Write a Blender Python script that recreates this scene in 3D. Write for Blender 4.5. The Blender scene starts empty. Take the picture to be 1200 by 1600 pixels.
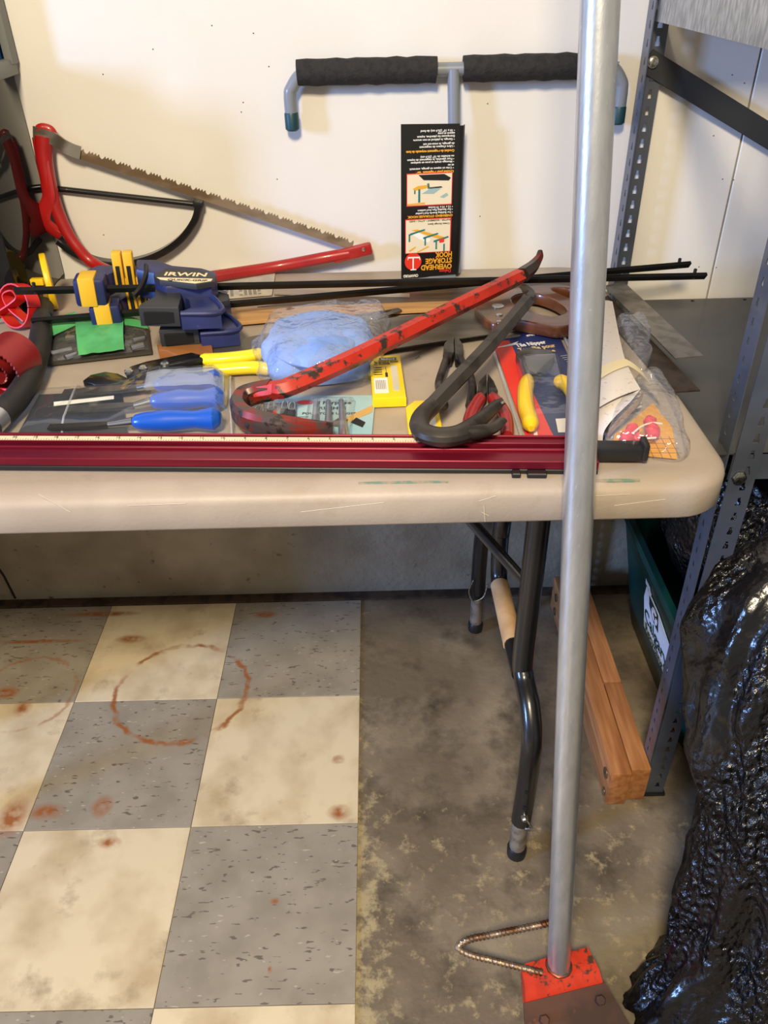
import bpy, bmesh, math, random
from mathutils import Vector, Matrix, noise
random.seed(7)
scene = bpy.context.scene
COL = scene.collection

# ---------------------------------------------------------------- camera
cd = bpy.data.cameras.new('camera'); cam = bpy.data.objects.new('camera', cd); COL.objects.link(cam)
cd.sensor_fit = 'VERTICAL'; cd.sensor_height = 36.0; cd.lens = 1248.16 / 1600.0 * 36.0; cd.clip_start = 0.02
cam.matrix_world = Matrix.Translation((0.0602, -1.1686, 1.304)) @ Matrix([[0.999715, 0.023857, -0.000324], [-0.014016, 0.57621, -0.817182], [-0.019309, 0.816954, 0.57638]]).to_4x4()
scene.camera = cam

# ---------------------------------------------------------------- light
world = bpy.data.worlds.new('room_ambient'); scene.world = world; world.use_nodes = True
bg = world.node_tree.nodes['Background']; bg.inputs[0].default_value = (1.0, 0.93, 0.84, 1); bg.inputs[1].default_value = 0.33

def area(name, loc, target, sx, sy, power, col):
    l = bpy.data.lights.new(name, 'AREA'); l.shape = 'RECTANGLE'; l.size = sx; l.size_y = sy; l.energy = power; l.color = col
    o = bpy.data.objects.new(name, l); COL.objects.link(o); o.location = loc
    o.rotation_euler = (Vector(target) - Vector(loc)).to_track_quat('-Z', 'Y').to_euler()
    return o
# warm ceiling lamp of the garage, in front of the table
area('ceiling_lamp', (-0.2, -1.85, 2.46), (0.0, 0.0, 0.7), 0.36, 0.36, 77, (1.0, 0.84, 0.58))
# daylight from a door to the left
area('door_daylight', (-5.9, -2.93, 2.15), (0.2, 0.3, 1.0), 0.68, 1.4, 420, (0.27, 0.48, 1.0))

scene.view_settings.view_transform = 'Standard'
scene.view_settings.look = 'None'
scene.view_settings.gamma = 1.0
scene.view_settings.use_curve_mapping = False
scene.view_settings.exposure = 0.0

WALL = 0.335      # y of the back wall face
TOP = 0.812       # height of the table top
TILE = 0.3048

# ---------------------------------------------------------------- materials
MATS = {}
def srgb(r, g, b):
    f = lambda c: (c / 255 / 12.92) if c / 255 <= .04045 else ((c / 255 + .055) / 1.055) ** 2.4
    return (f(r), f(g), f(b), 1)
def M(name, c, rough=.5, metal=0., c2=None, scale=30., lo=.45, hi=.6, bump=0., bscale=None, coat=0., stretch=(1, 1, 1), spec=.5, detail=6., world=False, c3=None, scale3=8., lo3=.55, hi3=.62):
    if name in MATS: return MATS[name]
    m = bpy.data.materials.new(name); m.use_nodes = True; MATS[name] = m
    nt = m.node_tree; N = nt.nodes; L = nt.links; p = N['Principled BSDF']
    p.inputs['Base Color'].default_value = srgb(*c); p.inputs['Roughness'].default_value = rough
    p.inputs['Metallic'].default_value = metal; p.inputs['Coat Weight'].default_value = coat
    p.inputs['Coat Roughness'].default_value = .08
    p.inputs['Specular IOR Level'].default_value = spec
    if c2 or bump or c3:
        mp = N.new('ShaderNodeMapping'); mp.inputs['Scale'].default_value = stretch
        if world: g = N.new('ShaderNodeNewGeometry'); L.new(g.outputs['Position'], mp.inputs[0])
        else: g = N.new('ShaderNodeTexCoord'); L.new(g.outputs['Object'], mp.inputs[0])
    out = None
    if c2:
        n = N.new('ShaderNodeTexNoise'); n.inputs['Scale'].default_value = scale; n.inputs['Detail'].default_value = detail
        L.new(mp.outputs[0], n.inputs['Vector'])
        r = N.new('ShaderNodeMapRange'); r.inputs[1].default_value = lo; r.inputs[2].default_value = hi; L.new(n.outputs['Fac'], r.inputs[0])
        x = N.new('ShaderNodeMix'); x.data_type = 'RGBA'; x.inputs[6].default_value = srgb(*c); x.inputs[7].default_value = srgb(*c2)
        L.new(r.outputs[0], x.inputs[0]); out = x.outputs[2]
    if c3:
        n = N.new('ShaderNodeTexNoise'); n.inputs['Scale'].default_value = scale3; n.inputs['Detail'].default_value = 8; n.inputs['Roughness'].default_value = .65
        L.new(mp.outputs[0], n.inputs['Vector'])
        r = N.new('ShaderNodeMapRange'); r.inputs[1].default_value = lo3; r.inputs[2].default_value = hi3; L.new(n.outputs['Fac'], r.inputs[0])
        x = N.new('ShaderNodeMix'); x.data_type = 'RGBA'; x.inputs[6].default_value = srgb(*c); x.inputs[7].default_value = srgb(*c3)
        if out: L.new(out, x.inputs[6])
        L.new(r.outputs[0], x.inputs[0]); out = x.outputs[2]
    if out: L.new(out, p.inputs['Base Color'])
    if bump:
        n = N.new('ShaderNodeTexNoise'); n.inputs['Scale'].default_value = bscale or scale; n.inputs['Detail'].default_value = 5
        L.new(mp.outputs[0], n.inputs['Vector'])
        b = N.new('ShaderNodeBump'); b.inputs['Strength'].default_value = bump; b.inputs['Distance'].default_value = .004
        L.new(n.outputs['Fac'], b.inputs['Height']); L.new(b.outputs[0], p.inputs['Normal'])
    return m
def clear(name, tint=(255, 255, 255), milk=.04, milkc=(220, 225, 235), bump=0., bscale=40., rough=.06):
    """clear plastic film: see-through, with a glossy skin and a trace of milkiness"""
    if name in MATS: return MATS[name]
    m = bpy.data.materials.new(name); m.use_nodes = True; MATS[name] = m
    nt = m.node_tree; N = nt.nodes; L = nt.links; N.remove(N['Principled BSDF']); o = N['Material Output']
    t = N.new('ShaderNodeBsdfTransparent'); t.inputs[0].default_value = srgb(*tint)
    d = N.new('ShaderNodeBsdfDiffuse'); d.inputs[0].default_value = srgb(*milkc)
    g = N.new('ShaderNodeBsdfGlossy'); g.inputs['Roughness'].default_value = rough
    a = N.new('ShaderNodeMixShader'); a.inputs[0].default_value = milk; L.new(t.outputs[0], a.inputs[1]); L.new(d.outputs[0], a.inputs[2])
    f = N.new('ShaderNodeLayerWeight'); f.inputs[0].default_value = .5
    pw = N.new('ShaderNodeMath'); pw.operation = 'POWER'; L.new(f.outputs['Facing'], pw.inputs[0]); pw.inputs[1].default_value = 3.5
    fa = N.new('ShaderNodeMath'); fa.operation = 'MULTIPLY_ADD'; L.new(pw.outputs[0], fa.inputs[0]); fa.inputs[1].default_value = .5; fa.inputs[2].default_value = .075
    b = N.new('ShaderNodeMixShader'); L.new(fa.outputs[0], b.inputs[0]); L.new(a.outputs[0], b.inputs[1]); L.new(g.outputs[0], b.inputs[2])
    if bump:
        n = N.new('ShaderNodeTexNoise'); n.inputs['Scale'].default_value = bscale; n.inputs['Detail'].default_value = 2
        tc = N.new('ShaderNodeTexCoord'); L.new(tc.outputs['Object'], n.inputs['Vector'])
        bp = N.new('ShaderNodeBump'); bp.inputs['Strength'].default_value = bump; bp.inputs['Distance'].default_value = .01
        L.new(n.outputs['Fac'], bp.inputs['Height']); L.new(bp.outputs[0], g.inputs['Normal']); L.new(bp.outputs[0], f.inputs['Normal'])
    L.new(b.outputs[0], o.inputs[0])
    return m

# ---------------------------------------------------------------- mesh helpers
def V(*a): return Vector(a)
def frame(o, ux, uy):
    ux = Vector(ux).normalized(); uz = ux.cross(Vector(uy)).normalized(); uy = uz.cross(ux)
    m = Matrix.Identity(4)
    for i in range(3): m[i][0], m[i][1], m[i][2], m[i][3] = ux[i], uy[i], uz[i], o[i]
    return m
def rotz(o, deg):
    return Matrix.Translation(o) @ Matrix.Rotation(math.radians(deg), 4, 'Z')
def sm(pts, n=6):
    """Catmull-Rom through the points"""
    P = [Vector(p) for p in pts]; out = []
    for i in range(len(P) - 1):
        a = P[i - 1] if i else P[0] * 2 - P[1]; b = P[i]; c = P[i + 1]; d = P[i + 2] if i + 2 < len(P) else P[-1] * 2 - P[-2]
        for k in range(n):
            t = k / n
            out.append(.5 * ((2 * b) + (c - a) * t + (2 * a - 5 * b + 4 * c - d) * t * t + (3 * b - a - 3 * c + d) * t ** 3))
    out.append(P[-1]); return out
def lerp(a, b, t): return a + (b - a) * t
class MB:
    def __init__(s): s.v = []; s.f = []
    def add(s, vs, fs):
        n = len(s.v); s.v += [Vector(v) for v in vs]; s.f += [[i + n for i in f] for f in fs]; return s
    def box(s, c, d, F=None, r=0., seg=2):
        bm = bmesh.new(); bmesh.ops.create_cube(bm, size=1)
        for v in bm.verts: v.co = Vector((v.co.x * d[0], v.co.y * d[1], v.co.z * d[2]))
        if r: bmesh.ops.bevel(bm, geom=bm.edges[:], offset=r, segments=seg, affect='EDGES', profile=.5)
        bm.verts.index_update()
        T = (F or Matrix.Identity(4)) @ Matrix.Translation(c)
        s.add([T @ v.co for v in bm.verts], [[v.index for v in f.verts] for f in bm.faces]); bm.free(); return s
    def prism(s, pts, z0, z1, F=None, r=0., top=None):
        """upright prism over a flat outline; top: other outline for the upper face; r: bevel of the upper rim"""
        F = F or Matrix.Identity(4); n = len(pts)
        a = sum(pts[i][0] * pts[(i + 1) % n][1] - pts[(i + 1) % n][0] * pts[i][1] for i in range(n))
        up = list(top or pts); pts = list(pts)
        if a < 0: pts.reverse(); up.reverse()
        rings = [[(p[0], p[1], z0) for p in pts]]
        if r:
            cx = sum(p[0] for p in up) / n; cy = sum(p[1] for p in up) / n
            ins = []
            for i in range(n):
                p, q, w = Vector(up[i - 1][:2]), Vector(up[i][:2]), Vector(up[(i + 1) % n][:2])
                d1 = (q - p).normalized(); d2 = (w - q).normalized(); n1 = Vector((-d1.y, d1.x)); n2 = Vector((-d2.y, d2.x))
                b = n1 + n2; b = b / max(.5, b.dot(b) / 2); ins.append(b)
            for k in range(3):
                t = k / 2 * math.pi / 2
                rings.append([(up[i][0] + ins[i].x * r * (1 - math.cos(t)), up[i][1] + ins[i].y * r * (1 - math.cos(t)), z1 - r + r * math.sin(t)) for i in range(n)])
        else: rings.append([(p[0], p[1], z1) for p in up])
        vs = [F @ Vector(p) for R in rings for p in R]; fs = [list(range(n))[::-1]]
        for k in range(len(rings) - 1):
            for i in range(n): j = (i + 1) % n; fs.append([k * n + i, k * n + j, k * n + n + j, k * n + n + i])
        fs.append([(len(rings) - 1) * n + i for i in range(n)])
        return s.add(vs, fs)
    def tube(s, path, r, n=12, up=None, prof=None, caps=True, closed=False):
        """sweep; r: number, or list of numbers or (across, up) pairs along the path"""
        P = [Vector(p) for p in path]; m = len(P); vs = []; fs = []
        if prof is None: prof = [(math.cos(2 * math.pi * i / n), math.sin(2 * math.pi * i / n)) for i in range(n)]
        n = len(prof); nrm = None
        for i in range(m):
            if closed: t = (P[(i + 1) % m] - P[i - 1]).normalized()
            else: t = (P[min(i + 1, m - 1)] - P[max(i - 1, 0)]).normalized()
            if up is not None:
                b = Vector(up); a = b.cross(t)
                if a.length < 1e-5: a = Vector((1, 0, 0))
                a.normalize(); b = t.cross(a)
            else:
                if nrm is None:
                    nrm = Vector((0, 0, 1)) if abs(t.z) < .9 else Vector((1, 0, 0))
                nrm = (nrm - t * nrm.dot(t)).normalized(); b = nrm; a = b.cross(t)
            rr = r[i] if isinstance(r, (list, tuple)) else r
            ra, rb = rr if isinstance(rr, (list, tuple)) else (rr, rr)
            for u, w in prof: vs.append(P[i] + a * (u * ra) + b * (w * rb))
        for i in range(m if closed else m - 1):
            q = (i + 1) % m
            for k in range(n): j = (k + 1) % n; fs.append([i * n + k, i * n + j, q * n + j, q * n + k])
        if caps and not closed: fs.append(list(range(n))[::-1]); fs.append([(m - 1) * n + k for k in range(n)])
        return s.add(vs, fs)
    def lathe(s, prof, F=None, n=20):
        F = F or Matrix.Identity(4); vs = []; fs = []; m = len(prof)
        for r, h in prof:
            for k in range(n): t = 2 * math.pi * k / n; vs.append(F @ Vector((r * math.cos(t), r * math.sin(t), h)))
        for i in range(m - 1):
            for k in range(n): j = (k + 1) % n; fs.append([i * n + k, i * n + j, i * n + n + j, i * n + n + k])
        fs.append(list(range(n))[::-1]); fs.append([(m - 1) * n + k for k in range(n)])
        return s.add(vs, fs)
    def cyl(s, a, b, r, n=14):
        return s.tube([a, b], r, n)
    def grid(s, fn, nu, nv, wrap=False):
        vs = [fn(i / (nu if wrap else nu - 1), j / (nv - 1)) for j in range(nv) for i in range(nu)]; fs = []
        for j in range(nv - 1):
            for i in range(nu if wrap else nu - 1):
                k = (i + 1) % nu; fs.append([j * nu + i, j * nu + k, j * nu + nu + k, j * nu + nu + i])
        return s.add(vs, fs)
ROOT = {}
def root_of(o):
    while o.parent: o = o.parent
    return o
def finish(me, m, smooth=True, angle=35):
    if m: me.materials.append(m)
    if smooth:
        for p in me.polygons: p.use_smooth = True
        me.set_sharp_from_angle(angle=math.radians(angle))
def link(name, me, parent=None):
    o = bpy.data.objects.new(name, me); COL.objects.link(o)
    if parent: o.parent = parent
    return o
def part(name, mb, m, parent, label=None, smooth=True, angle=35, fix=True):
    off = Vector(root_of(parent).location)
    me = bpy.data.meshes.new(name); me.from_pydata([v - off for v in mb.v], [], mb.f); me.update()
    if fix:
        bm = bmesh.new(); bm.from_mesh(me); bmesh.ops.recalc_face_normals(bm, faces=bm.faces[:]); bm.to_mesh(me); bm.free()
    finish(me, m, smooth, angle); o = link(name, me, parent)
    if label: o['label'] = label
    return o
def tag(o, label, cat, group=None):
    o['label'] = label; o['category'] = cat
    if group: o['group'] = group
    return o
def thing(name, loc, label, cat, group=None):
    o = bpy.data.objects.new(name, None); COL.objects.link(o); o.location = loc; o.empty_display_size = .03
    return tag(o, label, cat, group)
def solo(name, mb, m, label, cat, group=None, smooth=True, angle=35):
    xs = [v.x for v in mb.v]; ys = [v.y for v in mb.v]; zs = [v.z for v in mb.v]
    loc = Vector(((min(xs) + max(xs)) / 2, (min(ys) + max(ys)) / 2, min(zs)))
    me = bpy.data.meshes.new(name); me.from_pydata([v - loc for v in mb.v], [], mb.f); me.update()
    bm = bmesh.new(); bm.from_mesh(me); bmesh.ops.recalc_face_normals(bm, faces=bm.faces[:]); bm.to_mesh(me); bm.free()
    finish(me, m, smooth, angle); o = link(name, me); o.location = loc
    return tag(o, label, cat, group)
def struct(name, mb, m, parent=None):
    me = bpy.data.meshes.new(name); me.from_pydata(mb.v, [], mb.f); me.update()
    bm = bmesh.new(); bm.from_mesh(me); bmesh.ops.recalc_face_normals(bm, faces=bm.faces[:]); bm.to_mesh(me); bm.free()
    finish(me, m); o = link(name, me, parent)
    if not parent: o['kind'] = 'structure'
    return o
def curve_mesh(cu, F, off):
    ob = bpy.data.objects.new('tmp', cu); COL.objects.link(ob)
    dg = bpy.context.evaluated_depsgraph_get(); dg.update()
    me = bpy.data.meshes.new_from_object(ob.evaluated_get(dg)); bpy.data.objects.remove(ob); bpy.data.curves.remove(cu)
    me.transform(Matrix.Translation(-Vector(off)) @ F); me.materials.clear(); return me
def plate(name, outlines, thick, m, parent, F, bevel=0., loc=None):
    """flat plate with holes: first outline is the rim, the others are cut out; F maps the plate's plane into the place"""
    cu = bpy.data.curves.new(name, 'CURVE'); cu.dimensions = '2D'; cu.fill_mode = 'BOTH'; cu.extrude = (thick / 2 - bevel) * 100; cu.bevel_depth = bevel * 100; cu.bevel_resolution = 1
    if bevel: cu.offset = -bevel * 100
    for ol in outlines:
        sp = cu.splines.new('POLY'); sp.points.add(len(ol) - 1); sp.use_cyclic_u = True
        for i, p in enumerate(ol): sp.points[i].co = (p[0] * 100, p[1] * 100, 0, 1)
    off = Vector(root_of(parent).location) if parent else Vector(loc or (0, 0, 0))
    me = curve_mesh(cu, F @ Matrix.Scale(.01, 4), off); me.name = name; finish(me, m, True, 30)
    o = link(name, me, parent)
    if not parent: o.location = off
    return o
def text(body, size, m, parent, F, align='LEFT', bold=0., depth=.0002, sx=1.0, name='lettering', fit=None):
    cu = bpy.data.curves.new(name, 'FONT'); cu.body = body; cu.size = size * 100; cu.align_x = align; cu.extrude = depth * 100; cu.offset = bold * 100; cu.resolution_u = 2
    me = curve_mesh(cu, Matrix.Identity(4), (0, 0, 0))
    if fit: sx = fit / (.01 * (max(v.co.x for v in me.vertices) - min(v.co.x for v in me.vertices)))
    me.transform(Matrix.Translation(-root_of(parent).location) @ F @ Matrix.Diagonal((.01 * sx, .01, .01, 1))); me.name = name; finish(me, m, False)
    return link(name, me, parent)
def copy_tree(o, parent=None):
    c = o.copy(); COL.objects.link(c); c.parent = parent
    for ch in [x for x in bpy.data.objects if x.parent == o]: copy_tree(ch, c)
    return c
def circle(cx, cy, r, n=16, ry=None):
    return [(cx + r * math.cos(2 * math.pi * i / n), cy + (ry or r) * math.sin(2 * math.pi * i / n)) for i in range(n)]
def rrect(x0, y0, x1, y1, r, n=5):
    out = []
    for cx, cy, a in ((x1 - r, y0 + r, -90), (x1 - r, y1 - r, 0), (x0 + r, y1 - r, 90), (x0 + r, y0 + r, 180)):
        for k in range(n + 1): t = math.radians(a + 90 * k / n); out.append((cx + r * math.cos(t), cy + r * math.sin(t)))
    return out

# shared materials
black = M('black_plastic', (26, 26, 28), .42)
blackpaint = M('black_enamel', (22, 22, 24), .28, coat=.3, c3=(95, 90, 85), scale3=120, lo3=.68, hi3=.72)
steel = M('bright_steel', (190, 190, 188), .28, 1.)
darksteel = M('dark_steel', (92, 88, 84), .42, .9, c2=(60, 55, 50), scale=40)
zinc = M('zinc_bolt', (200, 198, 190), .3, 1., c2=(150, 146, 136), scale=200)
white = M('white_print', (238, 236, 230), .6)
yellowp = M('yellow_plastic', (238, 196, 22), .38)
redp = M('red_plastic', (205, 28, 24), .4)

# ---------------------------------------------------------------- the setting
def rust_mix(m, spots, rings):
    """rust stains with shapes of their own, at fixed places on the floor"""
    nt = m.node_tree; N = nt.nodes; L = nt.links; p = N['Principled BSDF']
    g = N.new('ShaderNodeNewGeometry'); nz = N.new('ShaderNodeTexNoise'); nz.inputs['Scale'].default_value = 45; nz.inputs['Detail'].default_value = 5
    L.new(g.outputs['Position'], nz.inputs['Vector'])
    nb = N.new('ShaderNodeTexNoise'); nb.inputs['Scale'].default_value = 18; nb.inputs['Detail'].default_value = 3; L.new(g.outputs['Position'], nb.inputs['Vector'])
    acc = None
    def mth(op, a, b):
        n = N.new('ShaderNodeMath'); n.operation = op
        for i, x in enumerate((a, b)):
            if x is None: continue
            if isinstance(x, (int, float)): n.inputs[i].default_value = x
            else: L.new(x, n.inputs[i])
        return n.outputs[0]
    wob = mth('MULTIPLY', mth('SUBTRACT', nz.outputs['Fac'], .5), .022)
    for (x, y, rx, ry, w, k) in spots + rings:
        mp = N.new('ShaderNodeMapping'); mp.vector_type = 'TEXTURE'; mp.inputs['Location'].default_value = (x, y, 0); mp.inputs['Scale'].default_value = (1, ry / rx, 1)
        L.new(g.outputs['Position'], mp.inputs[0])
        ln = N.new('ShaderNodeVectorMath'); ln.operation = 'LENGTH'
        fl = N.new('ShaderNodeVectorMath'); fl.operation = 'MULTIPLY'; fl.inputs[1].default_value = (1, 1, 0); L.new(mp.outputs[0], fl.inputs[0]); L.new(fl.outputs[0], ln.inputs[0])
        d = mth('ADD', ln.outputs['Value'], wob)
        if w:   # ring
            e = mth('ABSOLUTE', mth('SUBTRACT', d, rx), None)
            r = N.new('ShaderNodeMapRange'); r.inputs[1].default_value = w; r.inputs[2].default_value = w * .3; L.new(e, r.inputs[0])
            c = N.new('ShaderNodeMapRange'); c.inputs[1].default_value = .38; c.inputs[2].default_value = .56; L.new(nb.outputs['Fac'], c.inputs[0])
            o = mth('MULTIPLY', r.outputs[0], mth('MULTIPLY', c.outputs[0], k))
        else:
            r = N.new('ShaderNodeMapRange'); r.inputs[1].default_value = rx; r.inputs[2].default_value = rx * .35; L.new(d, r.inputs[0])
            c = N.new('ShaderNodeMapRange'); c.inputs[1].default_value = .22; c.inputs[2].default_value = .55; L.new(nz.outputs['Fac'], c.inputs[0])
            o = mth('MULTIPLY', r.outputs[0], mth('MULTIPLY', c.outputs[0], k))
        acc = o if acc is None else mth('MAXIMUM', acc, o)
    x = N.new('ShaderNodeMix'); x.data_type = 'RGBA'; x.inputs[7].default_value = srgb(156, 90, 38)
    src = p.inputs['Base Color'].links[0].from_socket; L.new(src, x.inputs[6]); L.new(acc, x.inputs[0]); L.new(x.outputs[2], p.inputs['Base Color'])

concrete_floor = M('concrete_floor', (112, 100, 84), .55, c2=(150, 138, 118), scale=5, lo=.46, hi=.72, detail=10, bump=.35, bscale=60, world=True, c3=(72, 64, 54), scale3=9, lo3=.5, hi3=.72)
def edge_glue(m):
    """old yellowish adhesive left beside the tile edge and in scattered scuffs"""
    nt = m.node_tree; N = nt.nodes; L = nt.links; p = N['Principled BSDF']
    g = N.new('ShaderNodeNewGeometry'); s = N.new('ShaderNodeSeparateXYZ'); L.new(g.outputs['Position'], s.inputs[0])
    n = N.new('ShaderNodeTexNoise'); n.inputs['Scale'].default_value = 30; n.inputs['Detail'].default_value = 10; n.inputs['Roughness'].default_value = .7; L.new(g.outputs['Position'], n.inputs['Vector'])
    r = N.new('ShaderNodeMapRange'); r.inputs[1].default_value = 0; r.inputs[2].default_value = .07; r.inputs[3].default_value = .15; r.inputs[4].default_value = 0; L.new(s.outputs[0], r.inputs[0])
    ry = N.new('ShaderNodeMapRange'); ry.inputs[1].default_value = -.05; ry.inputs[2].default_value = -.35; ry.inputs[3].default_value = -.12; ry.inputs[4].default_value = .03; L.new(s.outputs[1], ry.inputs[0])
    a = N.new('ShaderNodeMath'); a.operation = 'ADD'; L.new(n.outputs['Fac'], a.inputs[0]); L.new(r.outputs[0], a.inputs[1])
    a2 = N.new('ShaderNodeMath'); a2.operation = 'ADD'; L.new(a.outputs[0], a2.inputs[0]); L.new(ry.outputs[0], a2.inputs[1])
    c = N.new('ShaderNodeMapRange'); c.inputs[1].default_value = .58; c.inputs[2].default_value = .7; c.inputs[4].default_value = .85; L.new(a2.outputs[0], c.inputs[0])
    x = N.new('ShaderNodeMix'); x.data_type = 'RGBA'; x.inputs[7].default_value = srgb(178, 162, 126)
    L.new(p.inputs['Base Color'].links[0].from_socket, x.inputs[6]); L.new(c.outputs[0], x.inputs[0]); L.new(x.outputs[2], p.inputs['Base Color'])
edge_glue(concrete_floor)
floor = struct('floor', MB().box((0, -1.2, -.05), (5, 3.2, .1)), concrete_floor)

cream = M('cream_vinyl', (224, 208, 176), .5, c2=(192, 172, 138), scale=10, lo=.42, hi=.7, detail=14, world=True, c3=(150, 132, 104), scale3=11, lo3=.56, hi3=.78)
grey = M('grey_vinyl', (160, 152, 138), .48, c2=(146, 138, 124), scale=14, lo=.4, hi=.65, world=True)
def flakes(m, dark, light):
    nt = m.node_tree; N = nt.nodes; L = nt.links; p = N['Principled BSDF']
    g = N.new('ShaderNodeNewGeometry'); mp = N.new('ShaderNodeMapping'); mp.inputs['Scale'].default_value = (.32, 1, 1); mp.inputs['Rotation'].default_value = (0, 0, .12); L.new(g.outputs['Position'], mp.inputs[0])
    for sc, lo, col in ((170, .655, dark), (190, .69, light)):
        n = N.new('ShaderNodeTexNoise'); n.inputs['Scale'].default_value = sc; n.inputs['Detail'].default_value = 1.5; L.new(mp.outputs[0], n.inputs['Vector'])
        if col is light: n.noise_dimensions = '4D'; n.inputs['W'].default_value = 3.3
        r = N.new('ShaderNodeMapRange'); r.inputs[1].default_value = lo; r.inputs[2].default_value = lo + .03; L.new(n.outputs['Fac'], r.inputs[0])
        x = N.new('ShaderNodeMix'); x.data_type = 'RGBA'; x.inputs[7].default_value = srgb(*col)
        L.new(p.inputs['Base Color'].links[0].from_socket, x.inputs[6]); L.new(r.outputs[0], x.inputs[0]); L.new(x.outputs[2], p.inputs['Base Color'])
flakes(grey, (110, 103, 92), (184, 176, 160))
ringc = (-0.3851, 0.0224, 0); ringr = (-0.2435, 0.0179, 0)
rr = ringr[0] - ringc[0]
SP = []
for (q, rx, ry) in (((-0.0354, -0.2824, 0), .024, .02), ((-0.641, -0.2753, 0), .035, .05), ((-0.5824, -0.2662, 0), .04, .022), ((-0.4796, -0.2581, 0), .024, .028), ((-0.4454, -0.3323, 0), .024, .014), ((-0.0417, -0.164, 0), .014, .012), ((-0.7641, 0.0306, 0), .035, .022), ((-0.715, -0.0137, 0), .02, .025), ((-0.626, 0.2761, 0), .11, .012), ((-0.7504, 0.1865, 0), .14, .008), ((-0.2295, 0.2599, 0), .035, .015), ((-0.5347, 0.1876, 0), .04, .016), ((-0.1375, -0.4483, 0), .008, .006), ((-0.136, -0.5563, 0), .006, .006)):
    SP.append((q[0], q[1], rx, ry, 0, .95))
RG = [(ringc[0], ringc[1], rr, rr * .98, .008, .9), ((-0.7241, 0.0276, 0)[0], (-0.7241, 0.0276, 0)[1], rr * .75, rr * .75, .006, .5)]
rust_mix(cream, SP, RG); rust_mix(grey, SP, RG)
tile_me = {}
for k, mm in (('c', cream), ('g', grey)):
    mb = MB().box((0, 0, .0016), (TILE - .0011, TILE - .0011, .0032), r=.0005, seg=1)
    me = bpy.data.meshes.new('floor_tile'); me.from_pydata(mb.v, [], mb.f); finish(me, mm, False); tile_me[k] = me
for i in range(1, 7):
    for j in range(-6, 1):
        o = link('floor_tile', tile_me['g' if (i + j) % 2 else 'c'], floor); o.location = (-(i - .5) * TILE, (j + .5) * TILE, 0)

concrete_wall = M('concrete_wall', (172, 161, 140), .8, c2=(136, 124, 104), scale=5, lo=.38, hi=.7, detail=10, bump=.6, bscale=70, c3=(84, 76, 64), scale3=34, lo3=.63, hi3=.72)
wall = struct('wall_back', MB().box((0, WALL + .1, .33), (5, .2, .66)), concrete_wall)
part('wall_crack', MB().tube([(-.885, WALL - .0005, .2), (-.875, WALL - .0005, .14), (-.862, WALL - .0005, .08), (-.855, WALL - .0005, .01)], .003, 5), M('crack', (40, 36, 32), .9), wall)
wp = M('white_panel', (222, 218, 212), .55, c2=(217, 213, 206), scale=3, bump=.05, bscale=140)
for x0, x1 in ((-2.5, -1.3), (-1.2985, .6985), (.7015, 2.5)):
    part('wall_panel', MB().box(((x0 + x1) / 2, WALL + .006, 1.52), (x1 - x0, .012, 1.72), r=.0015, seg=1), wp, wall)
part('panel_backing', MB().box((0, WALL + .05, 1.52), (5, .06, 1.72)), M('backing', (70, 62, 50), .9), wall)
nail = M('nail', (60, 52, 44), .6)
for px in ((0.6597, 0.335, 1.1201), (0.6831, 0.335, 1.1073), (0.649, 0.335, 1.027), (0.6809, 0.335, 0.9547), (0.7007, 0.335, 0.9532), (0.6713, 0.335, 0.797), (0.7046, 0.335, 0.795), (-0.3868, 0.335, 1.1429), (-0.2978, 0.335, 1.177), (-0.1974, 0.335, 1.208), (-0.1319, 0.335, 1.196), (-0.1119, 0.335, 1.1484), (-0.1605, 0.335, 1.0962), (-0.1655, 0.335, 1.0817), (-0.1151, 0.335, 0.9726), (0.2529, 0.335, 1.0855), (0.2492, 0.335, 0.9002), (-0.4433, 0.335, 0.8829)):
    part('nail_head', MB().lathe([(.0011, 0), (.0009, .0006), (.0003, .0008)], frame((px[0], WALL, px[2]), (1, 0, 0), (0, 0, 1)), 8), nail, wall)
part('floor_joint', MB().box((0, WALL - .012, .0025), (5, .032, .005), r=.001, seg=1), M('joint_dirt', (84, 66, 50), .95, c2=(58, 46, 36), scale=30), wall)

# ---------------------------------------------------------------- folding table
tabm = M('beige_plastic', (164, 151, 138), .5, c2=(174, 161, 148), scale=12, lo=.4, hi=.65, bump=.08, bscale=220, c3=(150, 134, 114), scale3=14, lo3=.6, hi3=.85)
table = thing('folding_table', (-.32, -.05, 0), 'beige plastic folding table with scuffed edge, covered in hand tools', 'table')
X0, X1, Y0, Y1 = -1.1, .462, -.432, .325
rings = []
for ins, z, r in ((.003, TOP - .0475, .062), (.0, TOP - .044, .066), (.0, TOP - .0135, .066), (.0018, TOP - .008, .065), (.007, TOP - .0035, .06), (.015, TOP - .0012, .055), (.030, TOP + .0, .046), (.040, TOP - .001, .04), (.048, TOP - .002, .036)):
    rings.append([(x, y, z) for x, y in rrect(X0 + ins, Y0 + ins, X1 - ins, Y1 - ins, r, 8)])
n = len(rings[0]); mb = MB(); fs = [list(range(n))[::-1]]
for k in range(len(rings) - 1):
    for i in range(n): fs.append([k * n + i, k * n + (i + 1) % n, (k + 1) * n + (i + 1) % n, (k + 1) * n + i])
fs.append([(len(rings) - 1) * n + i for i in range(n)])
mb.add([p for R in rings for p in R], fs)
ttop = part('tabletop', mb, tabm, table, angle=50)
scr = M('scratch', (212, 204, 192), .6)
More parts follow.
